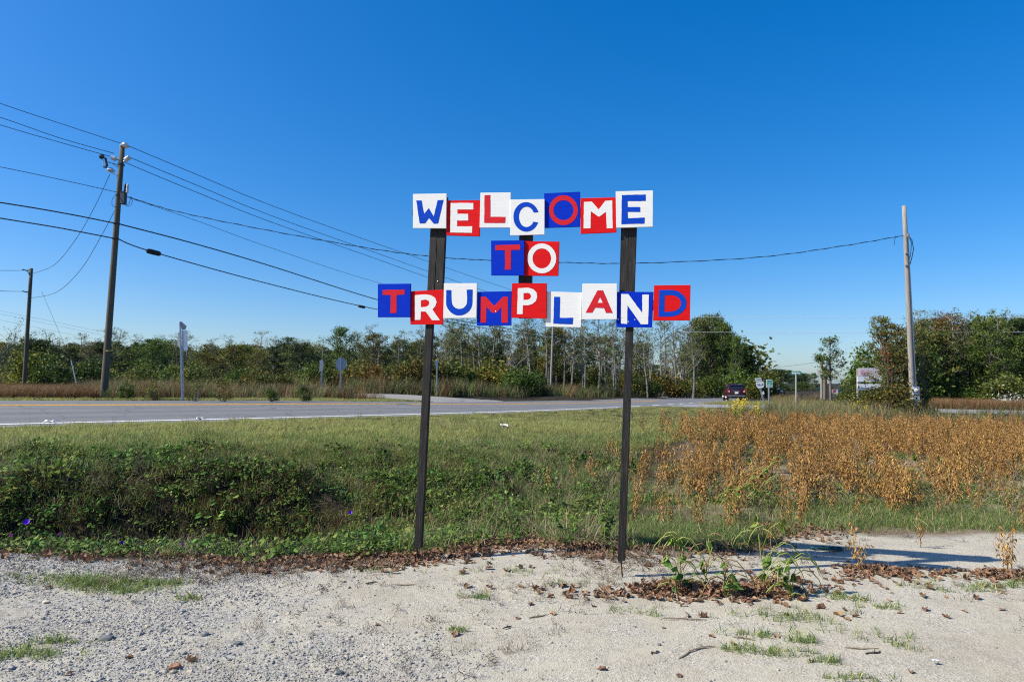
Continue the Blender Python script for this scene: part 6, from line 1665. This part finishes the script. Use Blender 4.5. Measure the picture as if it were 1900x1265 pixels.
TWL = [twigs("t", 160 + i, 22, .07, .05, [M_DTWIG if i else M_TWIG], .0014) for i in range(2)]
P = np.concatenate([rand_xy(3600, -5, 5.5, 3.2, 6.9), rand_xy(2500, -3.2, 1.6, 5.0, 6.3)]); P = P[zone_masks(P)[0] > .5]; w_ = np.clip(.15 + .8 * _vnoise(P, 1.1, 21) + .6 * np.exp(-((edge_dist(P) + .25) / .25) ** 2), 0, 1)
P = P[(rng.random(len(P)) < w_ * .65)]
strew("dry_debris", TWL, P, .5, 1.4, "fine dry stems and debris on the sand", "debris", .9)

# ================================================================ WILTED POD WEEDS
def pod_weed(px, py, H, seed, npods, nleaf, label, spread=.35, straight=False):
    r = random.Random(seed); b = gpix(px, py); e = empty("pod_weed", b, 0, label, "weed")
    st = MB(); pdm = MB(); lf = MB()
    lean = r.uniform(-.15, .15); main = [Vector((lean * H * t + r.uniform(-.01, .01), r.uniform(-.01, .01), H * t - (.02 if t == 0 else 0))) for t in (0, .25, .5, .75, 1)]
    st.tube(main, [.006, .0055, .005, .004, .003], 6)
    brs = [main]
    for k in range(5 if not straight else 3):
        q = main[r.choice((0, 1, 2, 3))]; a = r.uniform(0, 6.28); L = H * r.uniform(.45, .9)
        br = [q, q + Vector((math.cos(a) * L * spread * .6, math.sin(a) * L * .2, L * .45)), q + Vector((math.cos(a) * L * spread * 1.5, math.sin(a) * L * .4, L * .62))]
        st.tube(br, [.0042, .0035, .0025], 5); brs.append(br)
    nodes = [p for br in brs for p in br[1:]]
    for k in range(npods):
        p = r.choice(nodes) + Vector((0, 0, r.uniform(-.05, .02))); a = r.uniform(0, 6.28) if r.random() < .3 else r.choice((0, math.pi)) + r.uniform(-.5, .5)
        d = Vector((math.cos(a), math.sin(a) * .6, 0)); L = r.uniform(.16, .25)
        c = [p, p + d * L * .28 + Vector((0, 0, L * .16)), p + d * L * .58 + Vector((0, 0, L * .08)), p + d * L * .82 - Vector((0, 0, L * .18)), p + d * L * .95 - Vector((0, 0, L * .5))]
        pdm.tube(c, [.0034, .0044, .0046, .004, .0014], 5)
    for k in range(nleaf):
        p = r.choice(nodes) + Vector((0, 0, r.uniform(-.06, .02))); a = r.uniform(0, 6.28)
        for j in (-.5, .5): heart(lf, p, a + j, r.uniform(-1.4, -.5), r.uniform(.05, .085), 0, .8)
    st.build("stem", M_GSTALK, e, True); 
    if npods: pdm.build("seed_pods", M_GSTALK if seed % 3 else M_STALK, e, True)
    lf.build("leaves", M_WEED, e)
pod_weed(1262, 1098, .40, 11, 13, 16, "wilting green weed with arching pods in the leaf pile nearest the right stake")
pod_weed(1345, 1108, .26, 12, 8, 8, "small wilting weed with brown arching pods in the middle of the leaf pile")
pod_weed(1418, 1095, .58, 13, 12, 14, "tallest pale-stemmed pod weed at the end of the leaf pile")
pod_weed(1470, 1110, .28, 14, 10, 9, "low bowed pod weed at the far end of the leaf pile")
pod_weed(1310, 1085, .30, 15, 7, 5, "thin weed with drooping pods behind the leaf pile")
pod_weed(1400, 945, .62, 16, 16, 8, "tall spreading weed with long pods before the bean rows", .5)
pod_weed(1355, 965, .42, 17, 10, 6, "smaller spreading pod weed beside the tall one before the bean rows", .5)
def leafy_weed(px, py, H, n, L, seed, label, rad=.12, wd=.75):
    r = random.Random(seed); b = gpix(px, py); e = empty("leafy_weed", b, 0, label, "weed"); st = MB(); lf = MB()
    for k in range(max(2, n // 9)):
        a = r.uniform(0, 6.28); q = rad * r.uniform(.1, 1); top = Vector((math.cos(a) * q, math.sin(a) * q, H * r.uniform(.6, 1)))
        st.tube([Vector((top.x * .15, top.y * .15, -.02)), Vector((top.x * .6, top.y * .6, top.z * .6)), top], [.004, .003, .002], 4)
        for j in range(9):
            t = r.uniform(.25, 1.0); p = Vector((top.x * t, top.y * t, top.z * t)); heart(lf, p, r.uniform(0, 6.28), r.uniform(-.9, .3), L * r.uniform(.6, 1.2), 0, wd)
    st.build("stem", M_GSTALK, e); lf.build("leaves", M_WEED if L < .08 else M_VINE, e)
for px, py, H, n, L, s, lab, rad in ((1060, 1000, .34, 54, .06, 31, "bushy green weed with bright leaves between the stakes", .22), (1120, 1010, .40, 60, .06, 32, "upright green weed close beside the right stake", .14), (1140, 1035, .16, 18, .035, 33, "small bright sprig at the foot of the right stake", .05),
                                 (930, 1015, .16, 22, .04, 34, "small weed sprouting from the leaf litter midway between the stakes", .05), (110, 1015, .22, 40, .11, 35, "broad-leaved vine plant at the gravel edge below the dark ditch", .25), (75, 1000, .22, 30, .11, 36, "broad-leaved vine plant next to the purple flower", .2),
                                 (250, 1018, .16, 30, .09, 37, "low broad-leaved plant in front of the dark ditch hollow", .2), (640, 1015, .26, 40, .05, 38, "bright leafy weed in the leaf litter left of the left stake", .14), (720, 965, .26, 36, .08, 39, "round-leaved weed on the bank beside the left stake", .2),
                                 (520, 990, .24, 36, .08, 40, "low round-leaved weed on the bank before the leaf litter", .2), (1010, 840, .30, 20, .11, 41, "large round leaf weed high on the bank between the stakes", .15), (1700, 860, .35, 30, .07, 42, "yellow-green weed in the bare patch of the bean field", .15), (1560, 855, .4, 30, .06, 43, "green weed growing up through the front bean row", .1), (1885, 930, .2, 24, .07, 44, "yellowing low weed at the field's front edge", .15)):
    leafy_weed(px, py, H, n, L, s, lab, rad)
# morning glory flowers
M_PURPLE = rough_mat("purple_petal", [(.3, (.07, .01, .36)), (.7, (.16, .02, .52))], 20, .5, 0)
M_PINK = rough_mat("pink_petal", [(.3, (.42, .05, .42)), (.7, (.62, .18, .58))], 20, .5, 0)
def trumpet(px, py, D_, s, openf, label, mat):
    p = W(px, py, D_); g = Vector((p.x, p.y, tz(p.x, p.y)))
    e = empty("morning_glory", g, 0, label, "flower"); q = p - g
    MB().tube([(0, 0, -.02), (q.x + .01, q.y + .02, q.z * .5), q - Vector((.01, 0, .02 * s))], .002, 4).build("stem", M_GSTALK, e)
    M = Matrix.Translation(q) @ Matrix.Rotation(.3, 4, 'Y') @ Matrix.Rotation(.75, 4, 'X')
    fb = MB(); fb.lathe([(.003 * s, -.03 * s), (.006 * s, -.01 * s), (.010 * s, .012 * s), ((.014 + .022 * openf) * s, .026 * s), ((.012 + .03 * openf) * s, .03 * s)], M, 12); fb.f.pop(); fb.m.pop(); fb.build("bloom", mat, e, True)
for a in ((50, 970, 6.15, .8, .8, "open purple trumpet flower above the broad vine leaves", M_PURPLE), (112, 992, 6.05, .9, .0, "closed pink flower bud among the broad vine leaves", M_PINK), (22, 994, 6.0, .8, .1, "pale closed flower at the edge of the vine leaves", M_PINK), (339, 1012, 5.95, .9, 0, "closed pink flower bud standing alone at the gravel edge", M_PINK), (227, 1008, 6.1, .7, .3, "half-open purple flower before the dark ditch hollow", M_PURPLE), (650, 952, 6.6, .6, .7, "open purple flower on the bank left of the left stake", M_PURPLE)):
    trumpet(*a)
# goldenrod
M_GOLD = rough_mat("goldenrod_yellow", [(.3, (.55, .38, .01)), (.7, (.75, .58, .03))], 20, .6, 0)
def goldenrod(px, D_, H, label, seed, n=6):
    r = random.Random(seed); g = ground(px, D_); e = empty("goldenrod", g, 0, label, "wildflower"); st = MB(); C = []; Lc = []
    for k in range(n):
        a = r.uniform(0, 6.28); q = r.uniform(0, .28); t = Vector((math.cos(a) * q, math.sin(a) * q, H * r.uniform(.75, 1.05))); st.tube([(t.x * .3, t.y * .3, -.05), t], [.008, .005], 4)
        for j in range(40): C.append((t.x + r.gauss(0, .04), t.y + r.gauss(0, .04), t.z + r.uniform(-.22, .06)))
        for j in range(30): z = r.uniform(.05, .8) * t.z; Lc.append((t.x * z / t.z + r.gauss(0, .06), t.y * z / t.z + r.gauss(0, .06), z))
    st.build("stem", M_GSTALK, e); V, F = leaf_quads(np.array(C), .016, .8, seed=seed); link("blooms", np_mesh("blooms", V, F, M_GOLD), e)
    V, F = leaf_quads(np.array(Lc), .045, .25, seed=seed); link("leaves", np_mesh("leaves", V, F, M_VINE), e)
for px, D_, H, lab, s, n in ((1362, 21.5, .95, "yellow goldenrod clump at the corner of the bean field", 1, 8), (1380, 21.8, .95, "second yellow goldenrod clump at the corner of the bean field", 2, 8), (1408, 22.5, .8, "sparser goldenrod next to the pale grey weed", 3, 5), (1595, 25, 1.0, "lone goldenrod stalks before the vine-covered sign", 4, 2), (1608, 25, .7, "short goldenrod stalk before the vine-covered sign", 5, 1)):
    goldenrod(px, D_, H, lab, s, n)
M_SILVERY = leaf_mat("silvery_weed", [(.3, (.28, .30, .24)), (.7, (.46, .46, .40))], 6, .2)
for px, py, D_, s, lab in ((1392, 777, 21.5, .5, "pale silvery weed between the goldenrod clumps"), (1862, 742, 42, .9, "fluffy white seeding bush before the dense wood"), (1888, 745, 43, .9, "second fluffy white seeding bush before the dense wood")):
    g = ground(px, D_); r = np.random.default_rng(px); C = np.abs(r.normal(size=(260, 3))) * [1, 1, 1]; C = r.normal(size=(260, 3)) * [.42, .42, .38] * s; C[:, 2] = np.abs(C[:, 2]) + .2 * s
    e = empty("silvery_bush", g, 0, lab, "bush"); V, F = leaf_quads(C, .07 * s, .6, seed=px); link("foliage", np_mesh("foliage", V, F, M_SILVERY), e)
    mb = MB(); [mb.tube([(0, 0, -.05), (x * s, y * s, .6 * s)], .02 * s, 4) for x, y in ((.2, .1), (-.2, .1), (0, -.2))]; mb.build("stem", M_TWIG, e)

# ================================================================ SCRAPS OF LITTER
M_PAPER = flat_mat("white_paper", (.82, .82, .82), .6)
def scrap(px, py, s, label, mat=M_PAPER, seed=0):
    r = random.Random(seed + px); p = gpix(px, py); mb = MB(); n = 4
    vs = [Vector((s * (i / 3 - .5), s * .7 * (j / 3 - .5), .02 + .35 * s * abs(math.sin(i * 1.7 + j * 2.1 + r.random())))) for i in range(n) for j in range(n)]
    mb.add(vs, [(i * n + j, i * n + j + 1, (i + 1) * n + j + 1, (i + 1) * n + j) for i in range(n - 1) for j in range(n - 1)])
    tag(mb.build("paper_scrap", mat, None, False, loc=p + Vector((0, 0, .05 if py < 900 else 0))), label, "litter")
scrap(935, 797, .20, "crumpled white paper scrap on the mown verge"); scrap(92, 791, .24, "white plastic scrap at the grass edge of the highway"); scrap(371, 784, .22, "small white scrap at the road edge", seed=2)
scrap(1735, 1233, .035, "small torn clear plastic scrap on the sand", flat_mat("milky_plastic", (.42, .45, .50), .4))
M_TEAL = flat_mat("teal_netting", (.012, .085, .08), .8)
p = gpix(1535, 1022); mb = MB()
for k in range(7): mb.tube([Vector((rnd.uniform(-.16, .16), rnd.uniform(-.06, .06), .01 + rnd.random() * .03)) for _ in range(4)], .006, 4)
tag(mb.build("netting_scrap", M_TEAL, None, False, loc=p), "tangled teal netting lying in the sign's shadow", "litter")
p = gpix(1090, 1065); mb = MB()
for (a, b) in ((1070, 1064), (1088, 1062), (1102, 1066), (1000, 1092), (985, 1090), (1015, 1096)):
    q = gpix(a, b)
# far dead logs along the gravel track
for i, (px, D_, L) in enumerate(((700, 49, 3.2), (745, 50, 4.0), (790, 50.5, 3.0), (835, 51.5, 4.5), (865, 52, 3))):
    g = ground(px, D_); mb = MB(); mb.tube([(-L / 2, rnd.uniform(-.3, .3), .22), (-L / 6, rnd.uniform(-.2, .2), .25), (L / 5, rnd.uniform(-.2, .2), .22), (L / 2, rnd.uniform(-.4, .4), .2)], [.14, .2, .2, .12], 8); mb.tube([(-L / 6, 0, .25), (-.1, .2, .6)], [.07, .03], 5)
    tag(mb.build("fallen_log", M_BARK_PALE if i % 2 else M_BARK, None, True, loc=g), ["grey fallen log along the gravel track by the stop sign", "pale fallen log before the red-brown bush", "grey fallen log beside the sign's left stake", "long pale fallen log past the left stake", "short grey fallen log past the left stake"][i], "log")
